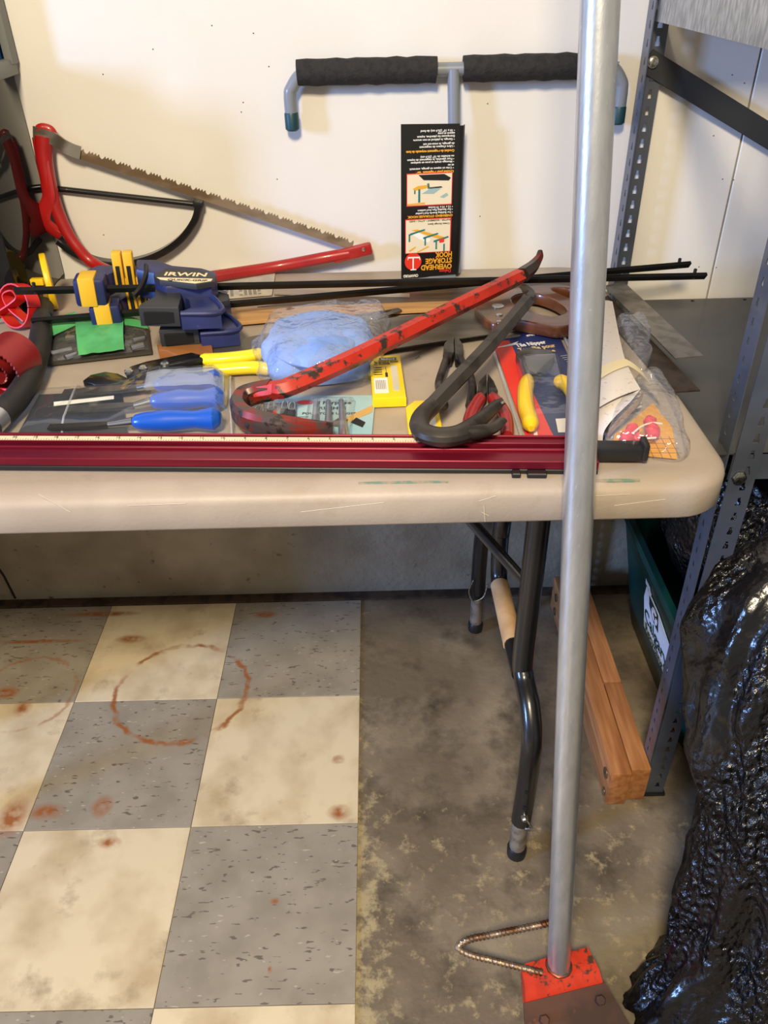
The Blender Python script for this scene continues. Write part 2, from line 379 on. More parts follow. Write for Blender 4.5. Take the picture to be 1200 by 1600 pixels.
for (a, b) in (((0.1728, -0.4325, 0.7903), (0.1754, -0.4325, 0.768)), ((0.1667, -0.4325, 0.7966), (0.1857, -0.4325, 0.803)), ((0.1704, -0.4325, 0.7816), (0.1794, -0.4325, 0.776)), ((-0.2248, -0.4325, 0.8018), (-0.1604, -0.4325, 0.8026)), ((-0.3198, -0.4325, 0.8201), (-0.2907, -0.4325, 0.795)), ((-0.0332, -0.4325, 0.7875), (0.0607, -0.4325, 0.7979)), ((0.2967, -0.4325, 0.7998), (0.3358, -0.4325, 0.8012)), ((0.3202, -0.4325, 0.786), (0.3766, -0.4325, 0.7931))):
    part('scratch', MB().tube([a, b], .00025, 4), scr, ttop)
pmark = M('teal_smear', (112, 138, 126), .6, c2=(164, 149, 132), scale=60, lo=.42, hi=.55)
for q in ([(0.0323, -0.4104, 0.8108), (0.0903, -0.4103, 0.8108), (0.1336, -0.4122, 0.8108), (0.1333, -0.4161, 0.8108), (0.0901, -0.4156, 0.8108), (0.0324, -0.4144, 0.8108)], [(0.2953, -0.4166, 0.8108), (0.3206, -0.4164, 0.8108), (0.3491, -0.4177, 0.8108), (0.348, -0.4216, 0.8108), (0.3193, -0.4216, 0.8108), (0.2944, -0.4205, 0.8108)]):
    part('paint_mark', MB().prism([p[:2] for p in q], TOP - .003, TOP - .0003), pmark, ttop)
# legs at the right end
LX = .272
def leg_tube(name, pts, r, m, n=8, **k):
    return part(name, MB().tube(sm(pts, n), r, 14), m, table, **k)
greytube = M('grey_tube', (150, 140, 128), .4, .4, c2=(120, 110, 100), scale=60)
def legset(LX, label=None):
    leg_tube('leg', [(LX, -.283, TOP - .05), (LX, -.284, .56), (LX, -.285, .40), (LX + .002, -.295, .367), (LX + .006, -.335, .345), (LX + .008, -.366, .31), (LX + .008, -.373, .26), (LX + .008, -.372, .17), (LX + .007, -.372, .10)], .0165, blackpaint)
    part('leg_extension', MB().cyl((LX + .007, -.372, .14), (LX + .006, -.372, .012), .0138), greytube, table)
    part('foot', MB().lathe([(.014, 0), (.0165, .003), (.017, .022), (.0145, .026)], Matrix.Translation((LX + .006, -.372, .0)), 16), black, table)
    leg_tube('leg', [(LX + .008, .012, TOP - .05), (LX + .004, .0, .56), (LX, -.008, .44), (LX, .02, .405), (LX - .002, .1, .37), (LX - .003, .165, .33), (LX - .003, .196, .27), (LX - .004, .2, .18), (LX - .004, .198, .10)], .0165, blackpaint)
    part('leg_extension', MB().cyl((LX - .004, .198, .13), (LX - .005, .194, .012), .0138), greytube, table)
    part('foot', MB().lathe([(.014, 0), (.0165, .003), (.017, .022), (.0145, .026)], Matrix.Translation((LX - .005, .194, 0)), 16), black, table)
    part('stretcher', MB().tube(sm([(LX, -.008, .43), (LX, -.012, .37), (LX, -.035, .335), (LX, -.10, .337), (LX, -.20, .346), (LX, -.285, .36)], 5), .0155, 14), blackpaint, table)
    part('stretcher_sleeve', MB().cyl((LX, -.04, .335), (LX, -.205, .3465), .0172, 16), M('tan_sleeve', (206, 170, 126), .6, c2=(190, 152, 110), scale=18), table, label='bare tan sleeve on the cross tube')
    part('brace', MB().cyl((LX, -.27, .53), (LX - .26, -.06, TOP - .05), .0085), blackpaint, table)
    for (y, z, s) in ((-.389, .20, -1), (-.389, .158, -1)):
        part('adjusting_hole', MB().cyl((LX + .006, y + .002, z), (LX + .006, y - .0005, z), .004, 10), M('hole_dark', (5, 5, 6), .9), table)
    part('pin', MB().tube(sm([(LX + .008, -.392, .135), (LX + .016, -.398, .126), (LX + .020, -.392, .108), (LX + .012, -.388, .1)], 4), .0016, 8).lathe([(.006, 0), (.006, .006), (.004, .009)], frame((LX + .007, -.388, .135), (1, 0, 0), (0, 0, 1)), 12), zinc, table)
    part('pin', MB().tube(sm([(LX - .018, .183, .16), (LX - .026, .182, .13), (LX - .016, .178, .105), (LX + .006, .178, .115), (LX + .014, .18, .15)], 5), .0018, 8), zinc, table)
legset(LX)
part('apron_beam', MB().box((-.32, -.05, TOP - .068), (1.2, .03, .03), r=.003), blackpaint, table)
for dx in (-1.2,):
    kids = [o for o in bpy.data.objects if o.parent == table and o.name.split('.')[0] in ('leg', 'leg_extension', 'foot', 'stretcher')]
    for o in kids:
        c = o.copy(); COL.objects.link(c); c.parent = table; c.location = (dx, 0, 0)

# ---------------------------------------------------------------- steel rack on the right
postm = M('grey_blue_enamel', (72, 78, 92), .38, .0, c2=(64, 70, 82), scale=12, coat=.35, c3=(120, 124, 130), scale3=90, lo3=.70, hi3=.76)
rack = thing('steel_rack', (.95, .03, 0), 'grey slotted-angle steel shelving rack right of the table', 'rack')
RXF, RYF, RXR, RYR = .532, -.258, .4985, .318
def keyhole(x, z, s=1.):
    return [(x - .0022 * s, z + .007 * s), (x + .0022 * s, z + .007 * s), (x + .0026 * s, z + .001), (x + .0042 * s, z - .002), (x + .0042 * s, z - .007 * s), (x - .0042 * s, z - .007 * s), (x - .0042 * s, z - .002), (x - .0026 * s, z + .001)]
def flange(F, w, hz, s, e=.0009):
    mb = MB(); p = .0127
    for z in hz:
        h = keyhole(w * .62, z, s); z0 = z - p; z1 = z + p
        if z == hz[0]: z0 = .008
        C = [(0, z0), (w, z0), (w, z1), (0, z1)]
        vs = [(*q, e) for q in C + h] + [(*q, -e) for q in C + h]
        # hole points run: top-left, top-right, down the right side, bottom-right, bottom-left, up the left side
        f = [[3, 4, 5, 2], [2, 5, 6, 7, 8, 1], [1, 8, 9, 0], [0, 9, 10, 11, 4, 3]]
        fs = f + [[i + 12 for i in q][::-1] for q in f]
        for i in range(8): a = 4 + i; b = 4 + (i + 1) % 8; fs.append([a, b, b + 12, a + 12])
        for a, b in ((0, 1), (1, 2), (2, 3), (3, 0)):
            if (a, b) in ((1, 2), (3, 0)): fs.append([a, b, b + 12, a + 12])
        mb.add([F @ Vector(v) for v in vs], fs)
    return mb
def post(x, y, sx, sy, lean=0.):
    """L-angle: one flange along x (sign sx), one along y (sign sy), slots in both"""
    H = 1.75; w = .036
    hz = [.03 + .0254 * i for i in range(66)]
    e = .0017
    pz = Vector((lean, 0, 1)).normalized()
    P = part('post', flange(frame((x, y, 0), (sx, 0, 0), pz), w, hz, 1.), postm, rack, fix=False, smooth=False)
    part('post_flange', flange(frame((x, y, 0), (0, sy, 0), pz), w, hz, .8), postm, P, fix=False, smooth=False)
    part('foot_cap', MB().prism([(x - .004 * sx, y - .004 * sy), (x + .04 * sx, y - .004 * sy), (x + .04 * sx, y + .012 * sy), (x + .012 * sx, y + .04 * sy), (x - .004 * sx, y + .04 * sy)], 0, .0075), black, P)
    return P
post(RXF, RYF, 1, 1, -.012)
post(RXR, RYR, 1, -1)
post(1.45, RYF, -1, 1)
post(1.45, RYR, -1, -1)
SZ = .742
shm = M('shelf_enamel', (66, 67, 66), .45, c2=(58, 59, 58), scale=8, coat=.15)
sh = part('shelf', MB().box((.965, .03, SZ - .001), (.925, .570, .002)), shm, rack)
part('shelf_lip', MB().box((.982, RYF - .002 + .006, SZ - .021), (.90, .002, .042)), postm, sh)
part('shelf_lip', MB().box((.982, RYR - .006, SZ - .021), (.90, .002, .042)), postm, sh)
for i in range(9):
    x = .56 + i * .1
    part('rivet_hole', MB().lathe([(.0035, 0), (.003, .0006)], Matrix.Translation((x, RYR - .014, SZ)), 8), M('hole_dark', (5, 5, 6), .9), sh)
def bolt(p, ux, uy, r=.0085):
    F = frame(p, ux, uy)
    part('bolt', MB().lathe([(r * 1.25, 0), (r * 1.25, .0015), (r, .0016), (r, .005), (r * .8, .0058)], F, 6 if r > .008 else 14), zinc, rack)
bolt((RXF + .013, RYF - .0015, .706), (1, 0, 0), (0, 0, 1))
bolt((0.5162, 0.312, 1.1442), (1, 0, 0), (0, 0, 1), .0072)
# diagonal flat brace across the back
a = Vector((0.5193, 0.3155, 1.1437)); b = Vector((0.734, 0.3155, 1.0336)); d = (b - a).normalized()
part('cross_brace', MB().box((0, 0, 0), (2.0, .036, .003), frame(a + d * .985 - Vector((0, 0, .004)), d, (0, 0, 1)), r=.001, seg=1), M('brace_enamel', (40, 42, 46), .45), rack)
# upper shelf: galvanised side beam and a board on it
galv = M('galvanised_sheet', (150, 152, 152), .42, .85, c2=(186, 188, 188), scale=150, lo=.40, hi=.62, detail=3, stretch=(1, 1, .3))
ubz = 1.205
ub = part('side_beam', MB().box((.5045, .03, ubz + .024), (.003, .57, .052)).box((.518, .03, ubz + .001), (.024, .57, .002)), galv, rack)
part('side_beam', MB().box((1.446, .03, ubz + .024), (.003, .57, .052)), galv, rack)
for k, (y0, y1) in enumerate(((.055, .183), (.187, .315))):
    part('shelf_board', MB().box((.978, (y0 + y1) / 2, ubz + .062), (.94, y1 - y0, .018), r=.001, seg=1), M('pine_board', (200, 160, 105), .6, c2=(176, 134, 82), scale=14, stretch=(1, 6, 6)), rack)
for z in (ubz + .035, ubz + .035):
    pass
plate('beam_slots', [circle(0, 0, .004, 8)], .0006, M('hole_dark', (5, 5, 6), .9), ub, frame((.5025, .28, ubz + .036), (0, -1, 0), (0, 0, 1)))
plate('beam_slots', [circle(0, 0, .004, 8)], .0006, M('hole_dark', (5, 5, 6), .9), ub, frame((.5025, .262, ubz + .035), (0, -1, 0), (0, 0, 1)))

# lumber rails beside the rack's feet
pine = M('fir_lumber', (184, 126, 76), .6, c2=(150, 94, 52), scale=26, lo=.35, hi=.65, stretch=(3, .25, 3), bump=.15, bscale=40)
lm = solo('lumber_beam', MB().box((.4745, -.004, .0475), (.037, .552, .089), r=.003), pine, 'orange-brown fir two-by-four on the floor with bolt holes in its end', 'lumber', 'two-by-fours along the rack foot')
F0 = frame((.4544, -.262, .062), (0, -1, 0), (0, 0, 1))
for (y, z, r) in ((-.255, .064, .011), (-.264, .022, .008), (.225, .066, .010), (.222, .026, .010)):
    part('bolt_head', MB().lathe([(r, 0), (r, .001), (r * .75, .0015), (r * .3, .0005)], frame((.4545, y, z), (0, -1, 0), (0, 0, 1)), 14), zinc, lm)
l2 = solo('lumber_beam', MB().box((.5115, .11, .0475), (.037, .34, .089), r=.003), pine, 'shorter rear fir two-by-four lying against the first beam', 'lumber', 'two-by-fours along the rack foot')
l3 = solo('lumber_beam', MB().box((.5120, -.167, .0475), (.036, .208, .089), r=.003), pine, 'short fir two-by-four block butted up behind the steel post', 'lumber', 'two-by-fours along the rack foot')

# green recycling tub under the rack
tub = thing('recycling_tub', (.825, .03, 0), 'dark green plastic recycling tub with white sticker under the rack', 'tub')
green = M('green_plastic', (12, 62, 56), .35, c2=(10, 52, 48), scale=10)
mb = MB(); rings = []
for (ins, z) in ((.055, .0), (.05, .006), (.0, .30), (-.012, .302), (-.012, .32), (.0, .322), (.006, .30), (.055, .012)):
    rings.append([(x, y, z) for x, y in rrect(.583 + ins, -.222 + ins * .7, 1.085 - ins, .285 - ins * .7, .05, 5)])
n = len(rings[0]); fs = [list(range(n))[::-1]]
for k in range(len(rings) - 1):
    for i in range(n): fs.append([k * n + i, k * n + (i + 1) % n, (k + 1) * n + (i + 1) % n, (k + 1) * n + i])
fs.append([(len(rings) - 1) * n + i for i in range(n)])
part('body', mb.add([p for R in rings for p in R], fs), green, tub)
sl = Vector((-.05, 0, .294)).normalized()
FS = frame((.6135, .085, .115), (0, -1, 0), sl)
FS = Matrix.Translation((-.0012, 0, 0)) @ FS
st = plate('sticker', [[(0, -.012), (0, .075), (.018, .118), (.10, .118), (.17, .10), (.17, -.012), (.09, -.012)]], .001, M('sticker_white', (222, 226, 232), .5), tub, FS)
plate('sticker_tab', [[(.012, .122), (.012, .134), (.04, .134), (.04, .128), (.05, .122)]], .001, M('sticker_white', (222, 226, 232), .5), st, FS)
Fz = FS @ Matrix.Translation((0, 0, .0009))
dg = M('sticker_green', (10, 48, 42), .5)
plate('sticker_emblem', [[(.040, .113), (.100, .113), (.100, .066), (.064, .066), (.040, .088)]], .0006, dg, st, Fz)
Fw = FS @ Matrix.Translation((0, 0, .0015))
for i in range(3):
    t = math.radians(90 + 120 * i)
    pts = []
    for k in range(7): u = t + math.radians(-48 + 96 * k / 6); pts.append((.076 + .019 * math.cos(u), .089 + .019 * math.sin(u)))
    for k in range(7): u = t + math.radians(48 - 96 * k / 6); pts.append((.076 + .008 * math.cos(u), .089 + .008 * math.sin(u)))
    plate('recycling_arrow', [pts], .0005, M('sticker_white', (222, 226, 232), .5), st, Fw)
text('Calgary', .05, dg, st, Fz @ Matrix.Translation((.006, .022, .0004)), bold=.0006)
plate('sticker_band', [[(0, -.010), (0, .012), (.168, .012), (.168, -.010)]], .0005, M('sticker_tan', (196, 182, 150), .5), st, Fz)
text('Recycling', .032, dg, st, Fz @ Matrix.Translation((.012, -.007, .0006)), bold=.0004)

# black rubbish bags
def crinkle(m):
    nt = m.node_tree; N = nt.nodes; L = nt.links; p = N['Principled BSDF']
    tc = N.new('ShaderNodeTexCoord')
    mp = N.new('ShaderNodeMapping'); mp.inputs['Scale'].default_value = (1, 1, .7); L.new(tc.outputs['Object'], mp.inputs[0])
    v = N.new('ShaderNodeTexVoronoi'); v.inputs['Scale'].default_value = 120; v.feature = 'SMOOTH_F1'; 
    n = N.new('ShaderNodeTexNoise'); n.inputs['Scale'].default_value = 110; n.inputs['Detail'].default_value = 3
    n2 = N.new('ShaderNodeTexNoise'); n2.inputs['Scale'].default_value = 9; n2.inputs['Detail'].default_value = 2
    for x in (v, n, n2): L.new(mp.outputs[0], x.inputs['Vector'])
    a = N.new('ShaderNodeMath'); a.operation = 'ADD'; L.new(v.outputs['Distance'], a.inputs[0]); L.new(n.outputs['Fac'], a.inputs[1])
    r = N.new('ShaderNodeMapRange'); r.inputs[1].default_value = .42; r.inputs[2].default_value = .62; r.inputs[3].default_value = .12; r.inputs[4].default_value = 1.0; L.new(n2.outputs['Fac'], r.inputs[0])
    b = N.new('ShaderNodeBump'); b.inputs['Distance'].default_value = .012; L.new(a.outputs[0], b.inputs['Height']); L.new(r.outputs[0], b.inputs['Strength']); L.new(b.outputs[0], p.inputs['Normal'])
bagm = M('black_film', (13, 13, 15), .22, spec=.6); crinkle(bagm)
def sack(rings, nu=72, seed=0, amp=.006):
    """rings: (z, cx, cy, rx, ry) from the floor up"""
    R = [Vector(r) for r in sm([Vector(r[:3]) for r in rings], 8)]
    S = sm([Vector((r[3], r[4], 0)) for r in rings], 8)
    mb = MB()
    def fn(u, v):
        k = v * (len(R) - 1); i = min(int(k), len(R) - 2); t = k - i
        z, cx, cy = R[i].lerp(R[i + 1], t); s = S[i].lerp(S[i + 1], t)
        a = 2 * math.pi * u
        q = Vector((math.cos(a) * 2.2, math.sin(a) * 2.2, z * 5 + seed))
        f = 1 + .09 * noise.noise(q) + .04 * noise.noise(q * 2.7)
        fold = .035 * abs(noise.noise(Vector((math.cos(a) * 4, math.sin(a) * 4, z * 2.2 + seed * 2))))
        p = Vector((cx + math.cos(a) * s.x * f, cy + math.sin(a) * s.y * f, z))
        p -= Vector((math.cos(a), math.sin(a), 0)) * fold
        return p + amp * noise.noise_vector(p * 28)
    mb.grid(fn, nu, len(R), True)
    for v in mb.v: v.z = max(v.z, .002)
    return mb
b1 = sack([(.0, .71, -.62, .318, .14), (.03, .71, -.615, .30, .135), (.095, .71, -.60, .275, .13), (.18, .71, -.58, .25, .13), (.35, .71, -.53, .238, .135), (.42, .71, -.50, .252, .14), (.52, .71, -.46, .268, .14), (.62, .71, -.43, .25, .13), (.685, .72, -.41, .20, .10), (.715, .73, -.405, .06, .04)], 120, 3.1)
solo('rubbish_bag', b1, bagm, 'big crinkled black plastic rubbish bag on the floor in front of the rack', 'bag', angle=180)
b2 = sack([(.325, .80, .03, .19, .19), (.40, .80, .03, .22, .22), (.50, .80, .03, .22, .22), (.58, .80, .03, .18, .18), (.63, .80, .03, .05, .05)], 60, 9.2)
for v in b2.v: v.z = max(v.z, .324)
solo('rubbish_bag', b2, bagm, 'black plastic bag piled on top of the green tub behind the post', 'bag', angle=180)

# tall cabinet at the left edge
cabm = M('smoked_gloss', (22, 24, 26), .03, spec=.22)
cab = thing('storage_cabinet', (-.73, .22, TOP), 'glossy dark storage box at left edge, grey rim above, mirroring the saws', 'storage box')
part('body', MB().box((-.732, .226, TOP + .1675), (.40, .212, .333), r=.002), cabm, cab)
gp = M('grey_rim', (116, 118, 116), .5)
lid = part('rim', MB().box((-.727, .268, TOP + .3465), (.412, .125, .024), r=.004).box((-.525, .318, TOP + .53), (.014, .026, .36), r=.003), gp, cab)
part('blue_panel', MB().box((-.735, .302, TOP + .53), (.402, .030, .35), r=.002), M('blue_plastic', (16, 84, 150), .35), cab)

# ---------------------------------------------------------------- floor scraper leaning on the table edge
scraper = thing('floor_scraper', (.305, -.60, 0), 'long galvanised pipe floor scraper with orange head leaning on table edge', 'scraper')
pipe = M('galvanised_pipe', (208, 210, 213), .30, .8, c2=(190, 193, 196), scale=30, lo=.3, hi=.7, stretch=(4, 4, .8), c3=(222, 224, 226), scale3=110, lo3=.63, hi3=.68, bump=.05, bscale=160)
pa = Vector((0.306, -0.5857, 0.055)); pm_ = Vector((0.2706, -0.4505, 0.8416))
pd = (pm_ - pa).normalized()
part('pole', MB().cyl(pa, pa + pd * 1.62, .0168, 28), pipe, scraper, angle=40)
part('weld', MB().tube([pa + Vector((.0175 * math.cos(t * .45), .0175 * math.sin(t * .45), .001 + .001 * math.sin(t * 3))) for t in range(14)], .0028, 8, closed=True), M('weld_bead', (120, 100, 90), .4, .8, c2=(150, 70, 40), scale=80), scraper)
orange = M('orange_paint', (208, 56, 28), .5, c2=(190, 46, 22), scale=30, c3=(78, 52, 40), scale3=70, lo3=.54, hi3=.6)
rusty = M('rusty_steel', (88, 56, 44), .6, .3, c2=(66, 44, 36), scale=14, c3=(120, 74, 50), scale3=30, lo3=.62, hi3=.75)
# head: angle iron, top flat and front sloping plate
tl = Vector((0.2516, -0.5959, 0.056)); tr = Vector((0.3573, -0.5744, 0.056)); ux = (tr - tl).normalized(); uy = Vector((ux.y, -ux.x, 0))
W0 = (tr - tl).length
def HP(u, w, z): p = tl + ux * u + uy * w; return Vector((p.x, p.y, z))
vs = [HP(0, -.012, .056), HP(W0, -.014, .056), HP(W0 + .004, .018, .054), HP(-.004, .016, .054), HP(W0 + .01, .062, .012), HP(-.012, .06, .012),
      HP(0, -.012, .046), HP(W0, -.014, .046), HP(W0 + .01, .052, .004), HP(-.012, .05, .004)]
part('head', MB().add(vs, [[0, 1, 2, 3], [3, 2, 4, 5], [0, 6, 7, 1], [5, 4, 8, 9], [6, 9, 8, 7], [0, 3, 5, 9, 6], [1, 7, 8, 4, 2]]), orange, scraper, angle=20)
a0, a1, a2, a3 = HP(-.012, .034, .0415), HP(W0 + .007, .034, .0425), HP(W0 + .036, .115, .004), HP(-.034, .125, .002)
nn = (a1 - a0).cross(a3 - a0).normalized(); nn = nn if nn.z > 0 else -nn
bl = part('blade', MB().add([a0, a1, a2, a3, a0 + nn * .004, a1 + nn * .004, a2 + nn * .002, a3 + nn * .002], [[0, 1, 2, 3], [4, 5, 6, 7], [0, 1, 5, 4], [1, 2, 6, 5], [2, 3, 7, 6], [3, 0, 4, 7]]), rusty, scraper, angle=20)
for (u, w) in ((.2 * W0, .066), (.84 * W0, .062)):
    c = a0.lerp(a1, u / W0).lerp(a3.lerp(a2, u / W0), (w - .046) / .075)
    part('bolt', MB().lathe([(.0075, 0), (.0075, .009), (.006, .0104)], frame(c + nn * .003, ux, nn.cross(ux)), 6), rusty, bl)
rebar = M('rebar', (170, 150, 128), .35, .85, c2=(120, 78, 48), scale=26)
r0 = Vector((0.2949, -0.5539, 0.118)); r1 = Vector((0.1636, -0.5539, 0.07)); r2 = Vector((0.1685, -0.5681, 0.06)); r3 = Vector((0.2793, -0.5984, 0.06))
rp = [r0, r0.lerp(r1, .33), r0.lerp(r1, .66), r0.lerp(r1, .92), Vector((0.1574, -0.5604, 0.064)), r2.lerp(r3, .06), r2.lerp(r3, .35), r2.lerp(r3, .7), r3]
path = sm(rp, 10)
part('foot_peg', MB().tube(path, .0047, 10), rebar, scraper)
mb = MB()
tot = 0; prev = path[0]; hp = []
N_ = 420
seg = [0]
for i in range(1, len(path)): seg.append(seg[-1] + (path[i] - path[i - 1]).length)
def along(s):
    for i in range(1, len(path)):
        if seg[i] >= s: t = (s - seg[i - 1]) / max(1e-9, seg[i] - seg[i - 1]); return path[i - 1].lerp(path[i], t), (path[i] - path[i - 1]).normalized()
    return path[-1], (path[-1] - path[-2]).normalized()
for st0 in (0, math.pi):
    hp = []
    for i in range(N_):
        s = seg[-1] * i / (N_ - 1); c, t = along(s); b = Vector((0, 0, 1)); a = b.cross(t).normalized(); b = t.cross(a); ph = s / .0125 * 2 * math.pi + st0
        hp.append(c + (a * math.cos(ph) + b * math.sin(ph)) * .0047)
    mb.tube(hp, .0012, 4)
part('rebar_ribs', mb, rebar, scraper)

# carton added out of view to block daylight under the table's left end
kraft = M('kraft_card', (170, 128, 84), .8, c2=(156, 116, 74), scale=20)
cb = thing('blocker_carton', (-1.30, .06, 0), 'plain brown cardboard carton on the floor under the table\'s left end', 'carton')
part('body', MB().box((-1.30, .06, .30), (.58, .52, .60), r=.004), kraft, cb)
part('flap', MB().box((-1.445, .06, .6045), (.286, .516, .005)), kraft, cb)
part('flap', MB().box((-1.155, .06, .6045), (.286, .516, .005)), kraft, cb)
part('packing_tape', MB().box((-1.30, .06, .608), (.05, .524, .001)), M('packing_tape', (196, 164, 112), .3), cb)

# ---------------------------------------------------------------- red straightedge along the front
railm = M('red_anodised', (118, 20, 42), .34, .5, c2=(108, 17, 38), scale=4, stretch=(1, 20, 20))
ra = Vector((-0.6373, -0.3251, 0.816)); rb_ = Vector((0.3052, -0.3801, 0.816))
FR = frame((ra + rb_) / 2 + Vector((0, 0, -.004)), rb_ - ra, (0, 1, 0)); RL = (rb_ - ra).length
TAPE_END = (FR.inverted() @ Vector((0.1296, -0.3614, 0.8296))).x / RL
rail = thing('straightedge_guide', ((ra + rb_) / 2)[:2] + (TOP,), 'long dark red aluminium straightedge with inch scale along the table front', 'straightedge')
def rp2(y0, y1, z0, z1, m, name, x0=-.5, x1=.5, r=.0008):
    return part(name, MB().box(((x0 + x1) / 2 * RL, (y0 + y1) / 2, (z0 + z1) / 2), ((x1 - x0) * RL, y1 - y0, z1 - z0), FR, r=r, seg=1), m, rail)
rp2(-.028, .026, .0, .006, black, 'base_strip')
rp2(-.027, -.004, .006, .0165, railm, 'front_rail')
rp2(-.004, .012, .006, .012, railm, 'web')
rp2(-.006, -.002, .006, .0195, railm, 'ridge')
rp2(.012, .026, .006, .0175, railm, 'rear_rail')
rp2(.0235, .0265, .0175, .0205, railm, 'rear_ridge')
tapem = M('scale_tape', (222, 208, 176), .5)
rp2(.0128, .0225, .0174, .0178, tapem, 'scale_tape', -.5, TAPE_END, 0)
mb = MB(); ink = M('ink', (60, 50, 44), .6)
xr = TAPE_END * RL; k = 0
while xr - k * .0127 / 4 > -.5 * RL:
    h = .0052 if k % 8 == 0 else (.0034 if k % 4 == 0 else .002)
    mb.box((xr - .004 - k * .0127 / 4, .0132 + h / 2, .0179), (.0005, h, .0002), FR); k += 1
part('scale_marks', mb, ink, rail, smooth=False)['kind'] = 'stuff'
for i in range(1, 40):
    x = xr - .004 - i * .0254
    if x < -.5 * RL: break
    text(str(i), .0056, ink, rail, FR @ Matrix.Translation((x, .0178, .0179)), 'RIGHT')
part('end_clamp', MB().box((RL * .5 + .022, .004, .013), (.074, .02, .018), FR, r=.003).box((RL * .5 + .056, .004, .016), (.008, .024, .022), FR, r=.003), black, rail)
for x, q in ((.01, (0.2112, -0.4034, 0.815)), (.022, (0.2343, -0.4044, 0.815))):
    part('clamp_foot', MB().box(((FR.inverted() @ Vector(q)).x, -.031, .003), (x, .012, .006), FR, r=.001, seg=1), black, rail)

# ---------------------------------------------------------------- overhead storage hook leaning on the wall
hook = thing('storage_hook', (.198, .272, TOP), 'grey T-shaped overhead storage hook with black foam sleeves leaning on white wall', 'hook')
hookm = M('grey_enamel', (122, 128, 138), .35, coat=.3)
teal = M('teal_cap', (12, 58, 68), .45)
hy = .3135; zb = (0.1908, 0.3135, 1.1407)[2]
xl = (-0.0789, 0.3135, 1.1071)[0]; xr_ = (0.4718, 0.3135, 1.0954)[0]
jx = (0.1845, 0.3135, 1.1408)[0]
cl = Vector((-0.0824, 0.3135, 1.0665)); cr = Vector((0.4754, 0.3135, 1.0644))
part('cross_bar', MB().tube(sm([(xl, hy, cl.z - .004), (xl, hy, cl.z + .04), (xl + .004, hy, zb - .022), (xl + .02, hy, zb - .004), (xl + .045, hy, zb), (jx, hy, zb), (xr_ - .045, hy, zb), (xr_ - .02, hy, zb - .004), (xr_ - .004, hy, zb - .022), (xr_, hy, cr.z + .04), (xr_, hy, cr.z - .004)], 6), .0105, 14), hookm, hook)
st0 = Vector((0.2017, 0.282, 0.8125)); st1 = Vector(((0.1916, 0.311, 1.1409)[0], .311, zb))
part('stem', MB().cyl(st1, (st0.x, st0.y, TOP + .004), .0105, 16), hookm, hook)
part('end_cap', MB().lathe([(.009, -.012), (.0118, -.009), (.0118, .014), (.0108, .016)], Matrix.Translation((xl, hy, cl.z)), 16), teal, hook)
part('end_cap', MB().lathe([(.009, -.012), (.0118, -.009), (.0118, .014), (.0108, .016)], Matrix.Translation((xr_, hy, cr.z)), 16), teal, hook)
foam = M('black_foam', (34, 32, 31), .85, c2=(24, 22, 22), scale=90, bump=.5, bscale=160)
def sleeve(x0, x1):
    P = []; R = []
    for i in range(15):
        t = i / 14; P.append((lerp(x0, x1, t), hy, zb + .0006 * math.sin(i * 2.1))); R.append(.0198 + .0006 * math.sin(i * 3.3) + (-.0006 if i in (0, 14) else 0))
    part('foam_sleeve', MB().tube(P, R, 18), foam, hook, angle=60)
sleeve((-0.0642, 0.3135, 1.1441)[0], (0.1636, 0.3135, 1.1412)[0]); sleeve((0.2074, 0.3135, 1.1431)[0], (0.4418, 0.3135, 1.141)[0])
part('base_plate', MB().box(((0.155, 0.2704, 0.814)[0], .2745, TOP + .002), (.094, .03, .004), r=.001, seg=1), hookm, hook)
# the printed card wrapped round the stem, upside down
cbr = Vector((0.2005, 0.2695, 0.8144)); cbl = Vector(((0.1019, 0.252, 0.825)[0], .252, cbr.z + .002)); ctl = Vector((0.1148, 0.273, 1.065))
CW = (cbr - cbl).length; CH = (ctl - cbl).length
FC = frame(cbl, cbr - cbl, ctl - cbl)
cardm = M('card_black', (18, 17, 17), .38, coat=.2)
card = plate('card', [[(0, 0), (CW, 0), (CW, CH), (CW * .5, CH + .001), (0, CH + .002)]], .0012, cardm, hook, FC)
mb = MB(); wrap = []
for k in range(11):
    t = math.radians(95 - 115 * k / 10); wrap.append((CW + .0122 * math.cos(t), -.0122 + .0122 * math.sin(t)))
mb.add([FC @ Vector((u, 0, w)) for u, w in wrap] + [FC @ Vector((u, CH - .003, w)) for u, w in wrap], [[i, i + 1, 12 + i, 11 + i] for i in range(10)])
part('card_wrap', mb, cardm, card, fix=False)
org = M('print_orange', (226, 158, 40), .5); redk = M('print_red', (222, 48, 34), .5); paper = M('print_paper', (226, 214, 188), .5); tealk = M('print_teal', (24, 110, 112), .5); gold = M('print_gold', (220, 166, 50), .5); dk = M('print_black', (22, 22, 22), .5)
Z1 = Matrix.Translation((0, 0, .0008)); Z2 = Matrix.Translation((0, 0, .0011)); Z3 = Matrix.Translation((0, 0, .0014))
def cy(py): return (428 - py) / (428 - 197) * CH        # height on the card
def cx(px): return (px - 627) / 84 * CW
UP = Matrix.Rotation(math.pi, 4, 'Z')
def ctext(s, px, py, size, m, bold=0., wpx=40.): text(s, size, m, card, FC @ Z3 @ Matrix.Translation((cx(px), cy(py), 0)) @ UP, 'LEFT', bold, .0001, fit=wpx / 84 * CW)
def quad(name, x0, y0, x1, y1, m, Z): return plate(name, [[(cx(x0), cy(y1)), (cx(x1), cy(y1)), (cx(x1), cy(y0)), (cx(x0), cy(y0))]], .0004, m, card, FC @ Z)
ctext('CRAWFORD', 653, 422, .0066, white, .0002, 23)
ctext('Deluxe', 704, 417, .0078, redk, .0002, 18)
ctext('OVERHEAD', 705, 408, .0125, org, .0005, 48)
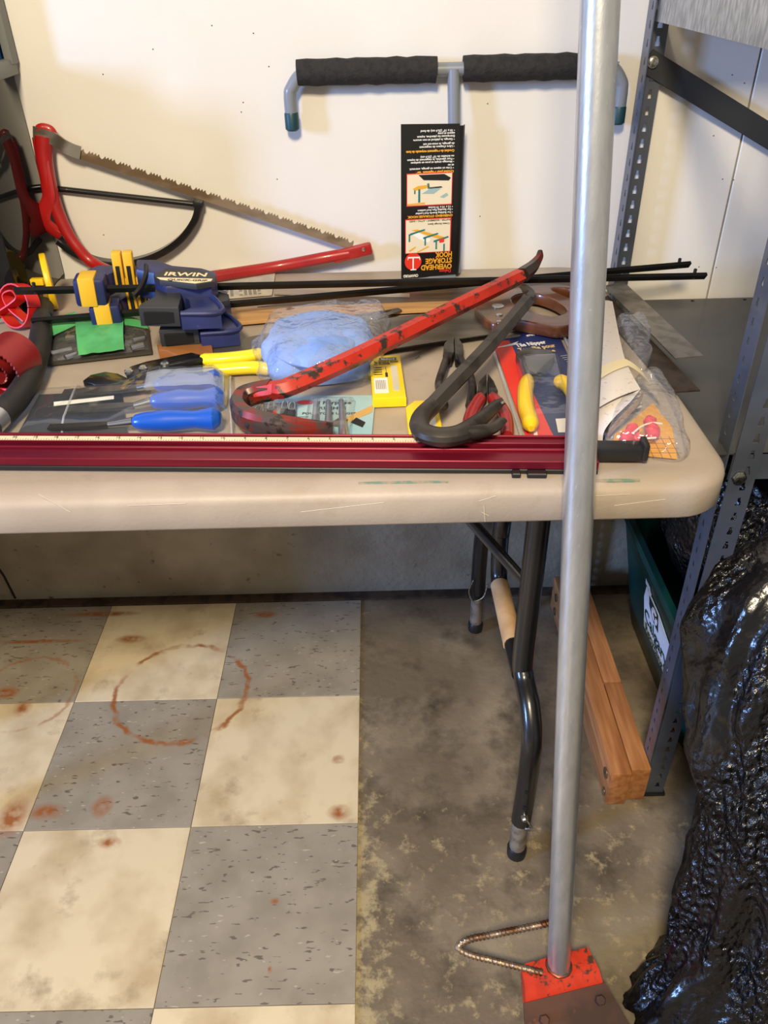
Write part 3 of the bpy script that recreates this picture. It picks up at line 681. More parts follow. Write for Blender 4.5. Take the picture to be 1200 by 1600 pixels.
ctext('STORAGE', 705, 398, .0125, org, .0005, 41)
ctext('HOOK', 705, 388.5, .0125, org, .0005, 26)
disc = plate('print_disc', [circle(cx(645), cy(401), .0152, 28)], .0004, redk, card, FC @ Z2)
plate('print_hook', [[(cx(636.5), cy(398)), (cx(637.5), cy(398)), (cx(637.5), cy(395.5)), (cx(644), cy(395.5)), (cx(644), cy(413)), (cx(641), cy(413.5)), (cx(641), cy(415)), (cx(650), cy(415)), (cx(650), cy(413.5)), (cx(646), cy(413)), (cx(646), cy(395.5)), (cx(654), cy(396)), (cx(655), cy(399)), (cx(656), cy(399)), (cx(655), cy(393.5)), (cx(637), cy(393))]], .0003, white, disc, FC @ Z3)
quad('picture_frame', 633, 334, 702.5, 388, redk, Z1); pic1 = quad('picture', 634, 335.5, 701, 387, paper, Z2)
quad('picture_frame', 635, 265.5, 702.5, 314.5, redk, Z1); pic2 = quad('picture', 636, 267, 701.5, 313, paper, Z2)
def pp(parent, pts, m, Z=Z3): plate('print_shape', [[(cx(x), cy(y)) for x, y in pts]], .0003, m, parent, FC @ Z)
pp(pic1, [(642, 351), (651, 350), (697, 366), (690, 369)], gold)
pp(pic1, [(641, 356), (651, 353), (672, 367), (668, 372), (655, 366)], white)
for (x, y) in ((638, 357), (662, 364), (679, 371), (691, 375)): pp(pic1, [(x, y), (x + 2.2, y), (x + 2.2, y + 12), (x, y + 12)], tealk, Matrix.Translation((0, 0, .0017)))
for (x, y) in ((640, 356), (660, 363), (676, 369)): pp(pic1, [(x, y), (x + 22, y - 6), (x + 23, y - 4), (x, y + 3)], tealk, Matrix.Translation((0, 0, .0017)))
pp(pic1, [(684, 368), (692, 366), (692, 372), (685, 373)], redk, Matrix.Translation((0, 0, .002)))
pp(pic1, [(638, 383), (648, 377), (649, 379), (640, 385)], gold); pp(pic1, [(650, 386), (668, 377), (669, 379), (653, 386.5)], gold)
pp(pic2, [(652, 268), (690, 268), (700, 274), (697, 278), (660, 276)], dk)
pp(pic2, [(644, 288), (652, 284), (668, 283), (664, 288), (646, 291)], gold)
pp(pic2, [(652, 289), (655, 289), (655, 309), (652, 309)], tealk); pp(pic2, [(646, 290), (648, 290), (648, 296), (646, 296)], tealk); pp(pic2, [(665, 281), (668, 281), (669, 289), (666, 289)], tealk)
pp(pic2, [(657, 296), (672, 287), (686, 289), (675, 297)], M('print_bluegrey', (150, 178, 180), .5)); pp(pic2, [(668, 287), (686, 286), (688, 288), (670, 289)], dk)
pp(pic2, [(684, 302), (694, 296), (697, 300), (690, 304)], M('print_bluegrey', (150, 178, 180), .5)); pp(pic2, [(636, 310.5), (662, 309), (662, 312), (636, 312.5)], gold)
ctext('RAFTER • BASEMENT • ATTIC • SHED', 701, 336, .0042, dk, .0001, 62)
ctext('Create Storage Space', 700, 342, .0042, dk, .0001, 33)
ctext('OVERHEAD STORAGE HOOK', 704, 329, .0052, org, .0003, 68)
for (s, y, m, k) in (('• For Building Boards And Lumber', 324.5, white, .8), ('• For Bending Pipe And Ladders', 320, white, .8), ('• 12 x 10 x 10 Inches', 316, white, .8),
                  ('Crochet pour rangement élevé', 263, org, 1.), ('• Crée un espace en garage, entretoit', 258, white, .8), ('et au', 254, white, .8), ('• Montage simple et pose en quelques', 249, white, .8), ('• Pour planches, le rangement de tuyaux', 245, white, .8), ('ou échelles de 10" (25,4 cm)', 241, white, .8),
                  ('Crochet de rangement suspendu de luxe', 233, org, .85), ('• Libre d’espace de rangement', 227, white, .8), ('de garage, le sous-sol est', 223, white, .8), ('• Garage, le plafond et non encore', 217, white, .8), ('Entreposez les planches, tuyaux', 212.5, white, .8), ('espace et pose', 208.5, white, .8), ('• 10 x 10" (25,4 cm) de fond', 204.5, white, .8)):
    ctext(s, 704, y, .0052 if m is org else .0047, m, .0001 if m is white else .0003, min(70, len(s) * (2.0 if m is org else 1.75)))

# ---------------------------------------------------------------- saws against the wall
redpaint = M('red_paint', (166, 26, 26), .38, coat=.3, c2=(150, 22, 24), scale=12, c3=(110, 96, 70), scale3=30, lo3=.68, hi3=.72)
bow = thing('bow_saw', (-.35, .29, TOP), 'red tubular bow saw with long toothed blade leaning in the left corner', 'saw')
fr = [(-0.5006, 0.312, 1.0561), (-0.5077, 0.31, 1.0182), (-0.5088, 0.306, 0.9667), (-0.5017, 0.302, 0.9185), (-0.4844, 0.297, 0.8755), (-0.452, 0.29, 0.8409), (-0.3676, 0.2374, 0.832), (-0.2951, 0.2397, 0.826), (-0.2306, 0.2654, 0.825), (-0.1304, 0.3079, 0.825), (-0.0461, 0.305, 0.8394), (0.0072, 0.31, 0.846)]
part('frame', MB().tube(sm(fr, 7), [.0145 - .004 * min(1, i / 26) for i in range(78)], 14), redpaint, bow)
a = Vector((-0.0225, 0.307, 0.8405)); b = Vector((0.0499, 0.309, 0.8558)); d = (b - a).normalized()
part('frame_end', MB().box((0, 0, 0), ((b - a).length, .022, .013), frame((a + b) / 2, d, (0, 0, 1)), r=.004), redpaint, bow)
part('rivet', MB().lathe([(.0035, 0), (.003, .001), (.001, .0014)], frame(Vector((0.0347, 0.3015, 0.8549)), (1, 0, 0), (0, 0, 1)), 12), steel, bow)
ba = Vector((-0.4579, 0.309, 1.0316)); bb = Vector((0.0159, 0.312, 0.8592)); d = (bb - ba); L_ = d.length; d.normalize()
FB = frame(ba, d, (0, 0, 1))
nT = 96; ol = [(0, -.0085), (L_, -.0085)]
for i in range(nT, 0, -1):
    x0 = (i - 1) / nT * L_; x1 = i / nT * L_; g = (i % 5 == 0)
    if g: ol += [(x1, .005), (x0 + (x1 - x0) * .5, .003)]
    else: ol += [(x1 - (x1 - x0) * .15, .0055), (x0 + (x1 - x0) * .5, .0098)]
ol.append((0, .006))
bladem = M('old_saw_blade', (146, 128, 104), .45, .4, c2=(112, 92, 70), scale=26, stretch=(.4, 3, 1))
plate('blade', [ol], .001, bladem, bow, FB)
br = [(-0.5153, 0.309, 1.0619), (-0.4943, 0.306, 1.056), (-0.4782, 0.305, 1.0499), (-0.4668, 0.303, 1.041), (-0.4561, 0.305, 1.0343), (-0.4424, 0.306, 1.0288)]
part('bracket', MB().tube(sm(br, 4), [(.0016, .0105)] * 21, prof=[(-1, -1), (1, -1), (1, 1), (-1, 1)], up=(0, 0, 1)), M('bracket_steel', (170, 165, 155), .35, .8, c2=(140, 132, 120), scale=30), bow, angle=25)
br = [(-0.5088, 0.309, 1.0538), (-0.5098, 0.304, 1.0194), (-0.5097, 0.299, 0.9842), (-0.5121, 0.296, 0.9584), (-0.5256, 0.296, 0.9371), (-0.5292, 0.297, 0.9205), (-0.5202, 0.299, 0.9052), (-0.5076, 0.302, 0.8951)]
part('grip', MB().tube(sm(br, 5), [(.0125, .0035)] * 36, n=10, up=(.25, 1, 0)), redpaint, bow)
part('grip_cap', MB().tube(sm([(-0.5071, 0.312, 1.0641), (-0.4992, 0.311, 1.0681), (-0.4871, 0.311, 1.0649), (-0.4833, 0.312, 1.0557)], 4), [(.006, .008)] * 13, n=10), redpaint, bow)

hack = thing('hacksaw_frame', (-.35, .322, TOP), 'black hacksaw with curved frame and thin rod standing behind the red bow saw', 'hacksaw')
part('rod', MB().cyl((-0.5539, 0.328, 0.9733), (-0.2652, 0.322, 0.9366), .0052, 12), blackpaint, hack)
fr = [(-0.2562, 0.322, 0.9353), (-0.2695, 0.321, 0.908), (-0.2974, 0.32, 0.8781), (-0.335, 0.318, 0.8551), (-0.3762, 0.316, 0.8414), (-0.4207, 0.314, 0.8359), (-0.4606, 0.313, 0.842), (-0.4943, 0.313, 0.8592), (-0.5195, 0.314, 0.8816)]
part('frame', MB().tube(sm(fr, 6), [(.006, .0115)] * 49, n=12, up=(0, 1, 0), prof=[(-1, -.8), (-.6, -1), (.6, -1), (1, -.8), (1, .8), (.6, 1), (-.6, 1), (-1, .8)]), blackpaint, hack, angle=25)
part('blade_mount', MB().box((0, 0, 0), (.018, .014, .016), frame(Vector((-0.2573, 0.318, 0.9385)), (1, 0, -.1), (0, 0, 1)), r=.003), black, hack)
part('screw', MB().lathe([(.003, 0), (.0025, .001)], frame(Vector((-0.2517, 0.31, 0.9437)), (1, 0, 0), (0, 0, 1)), 10), steel, hack)

# ---------------------------------------------------------------- flat things at the back of the table
def flat(name, pts, z0, z1, m, label, cat, group=None, r=0.):
    return solo(name, MB().prism(pts, TOP + z0, TOP + z1, r=r), m, label, cat, group)
ppm = M('newsprint', (186, 178, 162), .85, c2=(170, 162, 146), scale=30)
pap = thing('instruction_leaflet', (-0.1957, 0.2698, 0.812), 'grey printed paper leaflet under the red bow saw', 'paper')
part('sheet', MB().prism([(-0.2294, 0.1747), (-0.126, 0.1927), (-0.1356, 0.414), (-0.2419, 0.406)], TOP + .0006, TOP + .0022), ppm, pap)
mb = MB(); FPp = frame(Vector((-0.229, 0.1743, 0.8144)), Vector((-0.1257, 0.1924, 0.8144)) - Vector((-0.229, 0.1743, 0.8144)), (0, 1, 0))
for r_ in range(5):
    for c_ in range(9):
        if random.random() < .8: mb.box((.012 + c_ * .008 + (.008 if c_ > 3 else 0), .01 + r_ * .007, 0), (.0055, .005, .0003), FPp)
part('print', mb, M('faded_ink', (120, 114, 104), .8), pap, smooth=False)['kind'] = 'stuff'
part('pink_heading', MB().prism([(-0.2278, 0.3631), (-0.195, 0.3761), (-0.1945, 0.3916), (-0.2306, 0.3826)], TOP + .0022, TOP + .0026), M('pink_ink', (228, 140, 120), .7), pap)
flat('steel_strip', [(-0.1254, 0.2219), (0.114, 0.1801), (0.1133, 0.1615), (-0.1229, 0.196)], .0004, .0025, M('dull_aluminium', (168, 160, 150), .4, .7), 'thin pale metal strip lying beside the grey leaflet', 'strip')
rustblade = M('brown_blade', (98, 84, 70), .45, .6, c2=(78, 64, 52), scale=24, stretch=(.3, 3, 1))
flat('saw_blade', [(-0.1451, 0.1364), (0.175, 0.1098), (0.3923, 0.1309), (0.412, 0.2245), (0.1865, 0.2539), (0.1158, 0.2251)], .0004, .0020, rustblade, 'long brown-stained saw blade lying under the black clamp bars', 'saw blade')
flat('wood_strip', [(-0.2086, 0.1146), (0.1117, 0.123), (0.2408, 0.1263), (0.2394, 0.0973), (0.1103, 0.0886), (-0.0669, 0.0721), (-0.1982, 0.048)], .0026, .0086, M('tan_wood', (186, 142, 90), .6, c2=(164, 120, 72), scale=20, stretch=(.3, 4, 1)), 'long tan wooden slat lying behind the blue bag', 'wood strip', r=.001)
# steel strips sticking out over the right end
sq = M('grey_rule', (150, 146, 138), .38, .8, c2=(128, 122, 114), scale=40)
flat('steel_rule', [(0.447, 0.1678), (0.4851, 0.1876), (0.5179, -0.1233), (0.476, -0.1296)], .0105, .0125, sq, 'grey steel strip jutting out over the dark shelf right of the pole', 'rule')
flat('rusty_rule', [(0.4167, 0.1213), (0.4488, 0.1432), (0.4844, -0.2139), (0.4442, -0.2174)], .0025, .0045, M('dark_rusty_blade', (74, 62, 54), .45, .6, c2=(60, 48, 40), scale=40), 'dark rusty steel strip jutting out below the grey one', 'rule')

# ---------------------------------------------------------------- hand saws
def teeth(a, b, n, h):
    """saw-tooth points from a to b in the plane"""
    a = Vector(a); b = Vector(b); d = (b - a) / n; q = Vector((-d.y, d.x)).normalized() * h; out = []
    for i in range(n): out += [tuple(a + d * i), tuple(a + d * (i + .5) + q)]
    return out + [tuple(b)]
saw = thing('hand_saw', (0.1083, 0.0393, 0.812), 'hand saw with brown wooden handle and steel blade under the red pry bar', 'saw')
Ta = (0.0151, -0.0946); Tb = (0.2399, -0.0235)
plate('blade', [[(0.2461, 0.0878), (0.1716, 0.07), (0.0679, 0.0438), (0.0128, 0.0105)] + teeth(Ta, Tb, 90, -.0026)], .0012, M('saw_steel', (122, 116, 106), .33, .8, c2=(100, 92, 82), scale=14, stretch=(.4, 2, 1)), saw, Matrix.Translation((0, 0, TOP + .012)))
wood = M('varnished_handle', (104, 60, 34), .3, c2=(80, 44, 24), scale=16, coat=.5, stretch=(1, 3, 1))
hz = .022
hol = [(0.2132, 0.0579), (0.2272, 0.0911), (0.2532, 0.107), (0.2836, 0.1351), (0.3179, 0.1483), (0.3537, 0.1552), (0.3864, 0.1404), (0.4114, 0.1082), (0.4085, 0.0508), (0.3816, -0.0012), (0.3359, -0.0338), (0.3044, -0.0219), (0.275, -0.0048), (0.2544, 0.0016), (0.2371, -0.0177), (0.2222, 0.0036)]
hole = [(0.2759, 0.0821), (0.2922, 0.1073), (0.3213, 0.1054), (0.3465, 0.0717), (0.354, 0.0324), (0.3331, 0.0123), (0.3055, 0.0247), (0.2839, 0.0533)]
hole2 = [(0.3491, 0.1306), (0.3786, 0.1286), (0.3953, 0.0975), (0.3832, 0.075), (0.3623, 0.0997)]
def rnd(ol):
    q = [Vector((*p, 0)) for p in ol]; n = len(q)
    return [(p.x, p.y) for p in sm([q[-1]] + q + [q[0], q[1]], 4)[4:4 + 4 * n]]
plate('handle', [rnd(hol), rnd(hole), rnd(hole2)], .019, wood, saw, Matrix.Translation((0, 0, TOP + .014)), bevel=.0035)
for (p, r) in (((0.2495, 0.0558, 0.836), .010), ((0.2466, 0.018, 0.836), .0055), ((0.2432, -0.0079, 0.836), .0045)):
    part('saw_screw', MB().lathe([(r, -.001), (r, .0005), (r * .8, .0012), (r * .3, .0006)], Matrix.Translation(p), 18), steel, saw)
saw2 = thing('compass_saw', (-0.0929, 0.0128, 0.812), 'narrow saw with slotted tip, its wooden handle under the blue clamps', 'saw')
Ta = (-0.2001, -0.0433); Tb = (-0.0333, 0.0339)
plate('blade', [teeth(Ta, Tb, 64, .0024) + [(0.0269, 0.0678), (0.0916, 0.0917), (0.0976, 0.0828), (0.0276, 0.0145), (-0.0854, -0.0593), (-0.1927, -0.1091)], [(0.0579, 0.0713), (0.0684, 0.079), (0.0799, 0.0839), (0.0808, 0.0782), (0.0682, 0.0707)]], .0011, M('saw_steel', (122, 116, 106), .33, .8, c2=(100, 92, 82), scale=14, stretch=(.4, 2, 1)), saw2, Matrix.Translation((0, 0, TOP + .0105)))
part('handle', MB().prism([(-0.2721, -0.046), (-0.1956, -0.0219), (-0.1795, -0.0924), (-0.2173, -0.1034), (-0.2517, -0.0703), (-0.2661, -0.0649)], TOP + .001, TOP + .017, r=.003), M('orange_wood', (150, 96, 50), .45, c2=(128, 78, 38), scale=20), saw2)

# ---------------------------------------------------------------- bar clamps
navy = M('navy_plastic', (34, 44, 96), .42, c2=(30, 38, 84), scale=12, c3=(90, 96, 120), scale3=60, lo3=.7, hi3=.78)
padm = M('clamp_pad_yellow', (226, 176, 40), .5)
graph = M('graphite_plastic', (38, 39, 42), .5)
cream_k = M('label_cream', (232, 214, 170), .5)
barm = M('clamp_bar', (36, 35, 35), .4, .6, c2=(28, 27, 27), scale=20)
def clamp(loc, right, label, text_on=True):
    t = thing('bar_clamp', loc, label, 'clamp', 'bar clamps with navy heads')
    a = Vector(loc); b = Vector(right); d = (b - a); ln = d.length
    F = frame(a, d, Vector((0, 1, 0)))     # x along bar, y to the wall, z up
    lx = -.115
    part('bar', MB().box(((ln + lx) / 2, 0, 0), (ln - lx, .0065, .0125), F @ Matrix.Rotation(math.radians(35), 4, 'X'), r=.001, seg=1), barm, t)
    for x in (lx + .03, ln - .022):
        part('stop_pin', MB().lathe([(.0028, -.004), (.0028, .012), (.0018, .0128)], F @ Matrix.Translation((x, 0, 0)), 10), black, t)
    # fixed jaw
    j = part('fixed_jaw', MB().box((-.003, .003, -.001), (.046, .040, .042), F, r=.005).prism([(-.018, .015), (.018, .015), (.03, .035), (.03, .066), (.0, .068), (-.02, .035)], -.017, .016, F, r=.004), navy, t)
    part('pad', MB().box((-.006, .0005, .001), (.024, .039, .0445), F, r=.002), padm, j)
    # sliding head with pads upright against the jaw
    h = part('sliding_head', MB().prism([(.064, .02), (.092, .0), (.098, -.04), (.115, -.06), (.180, -.060), (.188, -.03), (.186, .0), (.165, .02), (.12, .035), (.09, .066), (.06, .068)], -.02, .024, F, r=.005), navy, t)
    for x in (.036, .0525):
        p = part('pad', MB().box((x, .036, .020), (.0145, .018, .052), F, r=.002), padm, h)
        part('pad_slot', MB().box((x, .0265, .010), (.006, .002, .032), F), black, p)
    # label plate
    lp = part('label_plate', MB().prism([(.096, -.031), (.110, .002), (.164, -.010), (.187, -.036), (.186, -.062), (.160, -.074), (.106, -.052)], .022, .030, F, r=.002), graph, t)
    if text_on:
        part('label_band', MB().prism([(.101, -.0405), (.107, -.0505), (.158, -.0705), (.181, -.0615), (.183, -.052)], .0300, .0303, F), cream_k, lp)
        R8 = Matrix.Rotation(math.radians(-8), 4, 'Z')
        text('IRWIN', .021, cream_k, lp, F @ Matrix.Translation((.142, -.036, .0302)) @ R8, 'CENTER', .0005, .0002, 1.05)
        text('QUICK-GRIP', .0105, graph, lp, F @ Matrix.Translation((.146, -.0595, .0304)) @ R8, 'CENTER', .0003, .0002, 1.0)
    # hollow pistol grip and trigger towards the viewer
    g = part('grip', MB().prism([(.096, -.03), (.133, -.03), (.137, -.075), (.135, -.118), (.079, -.112), (.080, -.1), (.098, -.07)], -.016, .013, F, r=.003), graph, t)
    part('grip_opening', MB().box((.107, -.1152, -.003), (.044, .004, .018), F @ Matrix.Translation((0, 0, .0)), r=.001, seg=1), M('hole_dark', (5, 5, 6), .9), g)
    part('release_lever', MB().tube(sm([F @ Vector(p) for p in ((.083, .0, .034), (.083, -.02, .026), (.076, -.04, .014), (.066, -.05, .006))], 4), [(.0035, .006)] * 13, n=8), black, t)
    to = [(.132, -.045), (.150, -.036), (.154, -.022), (.175, -.05), (.190, -.085), (.194, -.124), (.138, -.126), (.136, -.116), (.150, -.10), (.146, -.07)]
    tg = part('trigger', MB().prism(to, -.018, .006, F, r=.003), navy, t)
    part('trigger_rim', MB().tube([F @ Vector((x, y, .006)) for x, y in sm([Vector((*p, 0)) for p in to[1:7]], 4) and [(v.x * .985 + .002, v.y * .985 - .001) for v in sm([Vector((*p, 0)) for p in to[1:7]], 4)]], .004, 8), navy, tg)
    return t
clamp((-0.3752, 0.0313, 0.887), (0.6181, 0.1667, 0.838), 'upper navy and yellow bar clamp, stacked on top of the other')
clamp((-0.3624, 0.0362, 0.844), (0.6157, 0.24, 0.834), 'lower navy and yellow bar clamp beside green tape', False)

# ---------------------------------------------------------------- left corner bits
disc = thing('yellow_disc', (-0.5022, 0.1562, 0.812), 'yellow plastic disc standing on edge beside the red strap loop', 'disc')
yc = Vector((-0.4941, 0.1607, 0.857)); FD = frame(yc, (-.36, .93, 0), (0, 0, 1))
plate('wheel', [circle(0, 0, .046, 32), circle(0, .0, .016, 16)], .010, yellowp, disc, FD, bevel=.002)
part('tab', MB().box(yc + Vector((-.014, -.01, .004)), (.022, .012, .011), r=.002), yellowp, disc)
part('screw', MB().lathe([(.005, 0), (.005, .012), (.003, .014)], Matrix.Translation((-0.4955, 0.1323, 0.812)), 10), zinc, disc)
hose = thing('rubber_hose', (-0.4365, -0.1168, 0.812), 'thick bent black rubber tube with steel end at left of table', 'hose')
part('tube', MB().tube(sm([(-0.4974, 0.1203, 0.83), (-0.4684, 0.0305, 0.83), (-0.4424, -0.0638, 0.83), (-0.4238, -0.155, 0.83), (-0.4188, -0.2221, 0.83), (-0.4257, -0.274, 0.83)], 6), .0165, 14), M('black_rubber', (38, 36, 36), .6, c2=(28, 27, 27), scale=30), hose)
part('fitting', MB().tube([(-0.4955, 0.1144, 0.83), (-0.5055, 0.1444, 0.83), (-0.5181, 0.182, 0.83), (-0.5268, 0.208, 0.83)], [.0125, .0125, .0145, .012], 14), steel, hose)
part('end_cap', MB().tube([(-0.4244, -0.2691, 0.83), (-0.4267, -0.2921, 0.83)], [.0172, .0172], 14), steel, hose)
strap = thing('red_strap_loop', (-0.5297, 0.0922, 0.812), 'bright red plastic strap curled into loops beside the yellow disc', 'strap')
sc = Vector((-0.5175, 0.0793, 0.846)); FSt = frame(sc, (1, -.5, .1), (.1, .3, .95))
rib = [(-1, -1), (1, -1), (1, 1), (-1, 1)]
def ribbon(pts, w, th, F, up): return MB().tube([F @ Vector(p) for p in pts], [(th, w)] * len(pts), prof=rib, up=up)
zax = (FSt.to_3x3() @ Vector((0, 0, 1)))
part('loop', ribbon([(.034 * math.cos(t * .26), .034 * math.sin(t * .26), 0) for t in range(25)], .012, .0012, FSt, zax), redp, strap, angle=25)
part('loop', ribbon(sm([(-.05, -.026, .016), (-.025, -.012, .014), (.006, .004, .012), (.018, .014, .010), (.006, .024, .008), (-.014, .016, .008), (-.006, -.004, .006), (.02, -.022, .002)], 6), .011, .0011, FSt, zax), redp, strap, angle=25)
hs = thing('hole_saw', (-0.468, -0.1357, 0.812), 'dark red cylindrical hole saw with toothed rim at left edge', 'hole saw')
hc = Vector((-0.4558, -0.177, 0.848)); ax = Vector((-.18, -.78, -.06)).normalized(); FH = frame(hc, ax.cross(Vector((0, 0, 1))), ax.cross(ax.cross(Vector((0, 0, 1)))))
if (FH.to_3x3() @ Vector((0, 0, 1))).dot(ax) < 0: FH = FH @ Matrix.Rotation(math.pi, 4, 'X')
holered = M('hole_saw_red', (140, 30, 30), .42, .2, c2=(112, 24, 26), scale=24, c3=(70, 50, 46), scale3=36, lo3=.66, hi3=.74)
def cup(R, h, nt=34):
    mb = MB(); n = nt * 2; vs = []; fs = []
    for (r, z) in ((R - .004, -h), (R, -h + .003), (R, -.001)):
        vs += [FH @ Vector((r * math.cos(2 * math.pi * k / n), r * math.sin(2 * math.pi * k / n), z)) for k in range(n)]
    for (r, s) in ((R + .0004, 1), (R - .0018, 1)):
        vs += [FH @ Vector((r * math.cos(2 * math.pi * k / n), r * math.sin(2 * math.pi * k / n), .0025 * (k % 2))) for k in range(n)]
    for (r, z) in ((R - .002, -.001), (R - .003, -h + .004)):
        vs += [FH @ Vector((r * math.cos(2 * math.pi * k / n), r * math.sin(2 * math.pi * k / n), z)) for k in range(n)]
    for i in range(6):
        for k in range(n): j = (k + 1) % n; fs.append([i * n + k, i * n + j, i * n + n + j, i * n + n + k])
    fs.append([k for k in range(n)][::-1]); fs.append([6 * n + k for k in range(n)])
    return mb.add(vs, fs)
part('cup', cup(.034, .058), holered, hs, angle=25)
part('inner_cup', cup(.016, .045, 20), holered, hs, angle=25)
part('window', MB().box((.0, 0, 0), (.012, .012, .002), FH @ Matrix.Rotation(math.radians(-38), 4, 'Z') @ Matrix.Translation((.0338, 0, -.024)) @ Matrix.Rotation(math.radians(90), 4, 'Y')), M('hole_dark', (5, 5, 6), .9), hs)
flat('white_card', [(-0.4766, -0.2046), (-0.4582, -0.1522), (-0.4433, -0.1687), (-0.4593, -0.2271)], .0002, .0012, M('white_card', (200, 198, 192), .6), 'small white card under the hole saw at left edge', 'card')
solo('red_pencil', MB().tube([(-0.4949, -0.1554, 0.8165), (-0.4484, -0.1657, 0.8165)], .003, 6), redp, 'thin red pencil lying on the small white card', 'pencil')

# blister pack with green tape
gt = thing('taped_bit_pack', (-0.374, -0.0197, 0.812), 'small clear plastic pack wrapped in green masking tape', 'package')
part('backing', MB().prism([(-0.4371, -0.0825), (-0.2819, -0.0462), (-0.3118, 0.0598), (-0.4675, 0.0694)], TOP + .0005, TOP + .004), M('dark_backing', (56, 52, 46), .5), gt)
film = clear('clear_film', milk=.06, bump=.35, bscale=60)
oc = [Vector((p[0], p[1])) for p in [(-0.4343, -0.0739), (-0.2874, -0.0389), (-0.3147, 0.0547), (-0.4615, 0.0637)]]
def bil(o, u, v): return (o[0].lerp(o[1], u)).lerp(o[3].lerp(o[2], u), v)
mb = MB(); mb.grid(lambda u, v: Vector((*bil(oc, u, v), TOP + .0045 + .016 * (math.sin(math.pi * u) * math.sin(math.pi * v)) ** .5 + .003 * noise.noise(Vector((u * 6, v * 5, 1))))), 30, 14)
part('film', mb, film, gt, fix=False)
tm = M('green_tape', (84, 174, 108), .6, c2=(70, 156, 94), scale=30)
ot = [Vector((p[0], p[1])) for p in [(-0.3826, -0.0701), (-0.3196, -0.0533), (-0.3501, 0.0729), (-0.4323, 0.0834)]]
mb = MB(); mb.grid(lambda u, v: Vector((*bil(ot, u, v), TOP + .006 + .0185 * (math.sin(math.pi * min(max(v * .94 + .03, 0), 1))) ** .45 + .0015 * noise.noise(Vector((u * 5, v * 5, 4))))), 16, 18)
part('tape', mb, tm, gt, fix=False)
ot2 = [Vector((p[0], p[1])) for p in [(-0.4579, -0.0148), (-0.4116, 0.0345), (-0.4323, 0.0834), (-0.4711, 0.0804)]]
mb = MB(); mb.grid(lambda u, v: Vector((*bil(ot2, u, v), TOP + .008 + .012 * math.sin(math.pi * v * .8 + .3) + .008 * u)), 12, 8)
part('tape_end', mb, tm, gt, fix=False)
ot3 = [Vector((p[0], p[1])) for p in [(-0.3415, 0.0303), (-0.3037, 0.0332), (-0.3248, 0.0713), (-0.3529, 0.0758)]]
mb = MB(); mb.grid(lambda u, v: Vector((*bil(ot3, u, v), TOP + .018 + .005 * math.sin(math.pi * v) - .009 * u)), 8, 6)
part('tape_end', mb, tm, gt, fix=False)
for (p, q, r) in (((-0.4303, -0.0511, 0.82), (-0.4042, -0.0362, 0.82), .004), ((-0.4206, -0.0037, 0.822), (-0.4051, -0.0045, 0.824), .006), ((-0.405, -0.0663, 0.818), (-0.3887, -0.0513, 0.818), .006), ((-0.3132, -0.0415, 0.82), (-0.2975, -0.0306, 0.82), .0055), ((-0.318, -0.0101, 0.82), (-0.3023, -0.0011, 0.82), .004)):
    part('bit', MB().cyl(p, q, r, 10), steel, gt)

# aviation snips
sn = thing('tin_snips', (-0.2275, -0.1177, 0.812), 'black-jawed tin snips with yellow grips pointing left', 'snips')
part('jaw', MB().prism([(-0.35, -0.1585), (-0.3445, -0.1406), (-0.3265, -0.1313), (-0.3066, -0.1386), (-0.2894, -0.1538), (-0.2796, -0.1503), (-0.2744, -0.1342), (-0.2517, -0.1229), (-0.1954, -0.0915), (-0.1877, -0.1264), (-0.2355, -0.1486), (-0.2659, -0.171), (-0.2932, -0.1734), (-0.3281, -0.1735)], TOP + .004, TOP + .014, r=.002), blackpaint, sn)
part('jaw', MB().prism([(-0.2936, -0.1477), (-0.2891, -0.1336), (-0.2702, -0.1177), (-0.2116, -0.0906), (-0.1952, -0.1003), (-0.1911, -0.1136), (-0.2473, -0.14), (-0.274, -0.1629), (-0.2864, -0.1623)], TOP + .0145, TOP + .022, r=.002), blackpaint, sn)
for p in ((-0.2853, -0.1547, 0.834), (-0.2681, -0.1455, 0.834), (-0.2407, -0.1324, 0.834), (-0.2388, -0.1435, 0.8265)):
    part('pivot_bolt', MB().lathe([(.0065, -.001), (.0065, .003), (.004, .005)], Matrix.Translation(p), 10), steel, sn)
yg = M('yellow_grip', (240, 214, 30), .35, coat=.3)
part('grip', MB().tube(sm([(-0.1962, -0.1047, 0.828), (-0.1679, -0.1041, 0.828), (-0.1321, -0.0973, 0.828), (-0.1083, -0.0876, 0.828)], 5), [(.007, .007)] + [(.0105, .009)] * 14 + [(.007, .006)], n=12, up=(0, 0, 1)), yg, sn)
part('grip', MB().tube(sm([(-0.1886, -0.1326, 0.823), (-0.1604, -0.1279, 0.823), (-0.1203, -0.1238, 0.823), (-0.0932, -0.1316, 0.823)], 5), [(.007, .007)] + [(.0105, .009)] * 14 + [(.007, .006)], n=12, up=(0, 0, 1)), yg, sn)

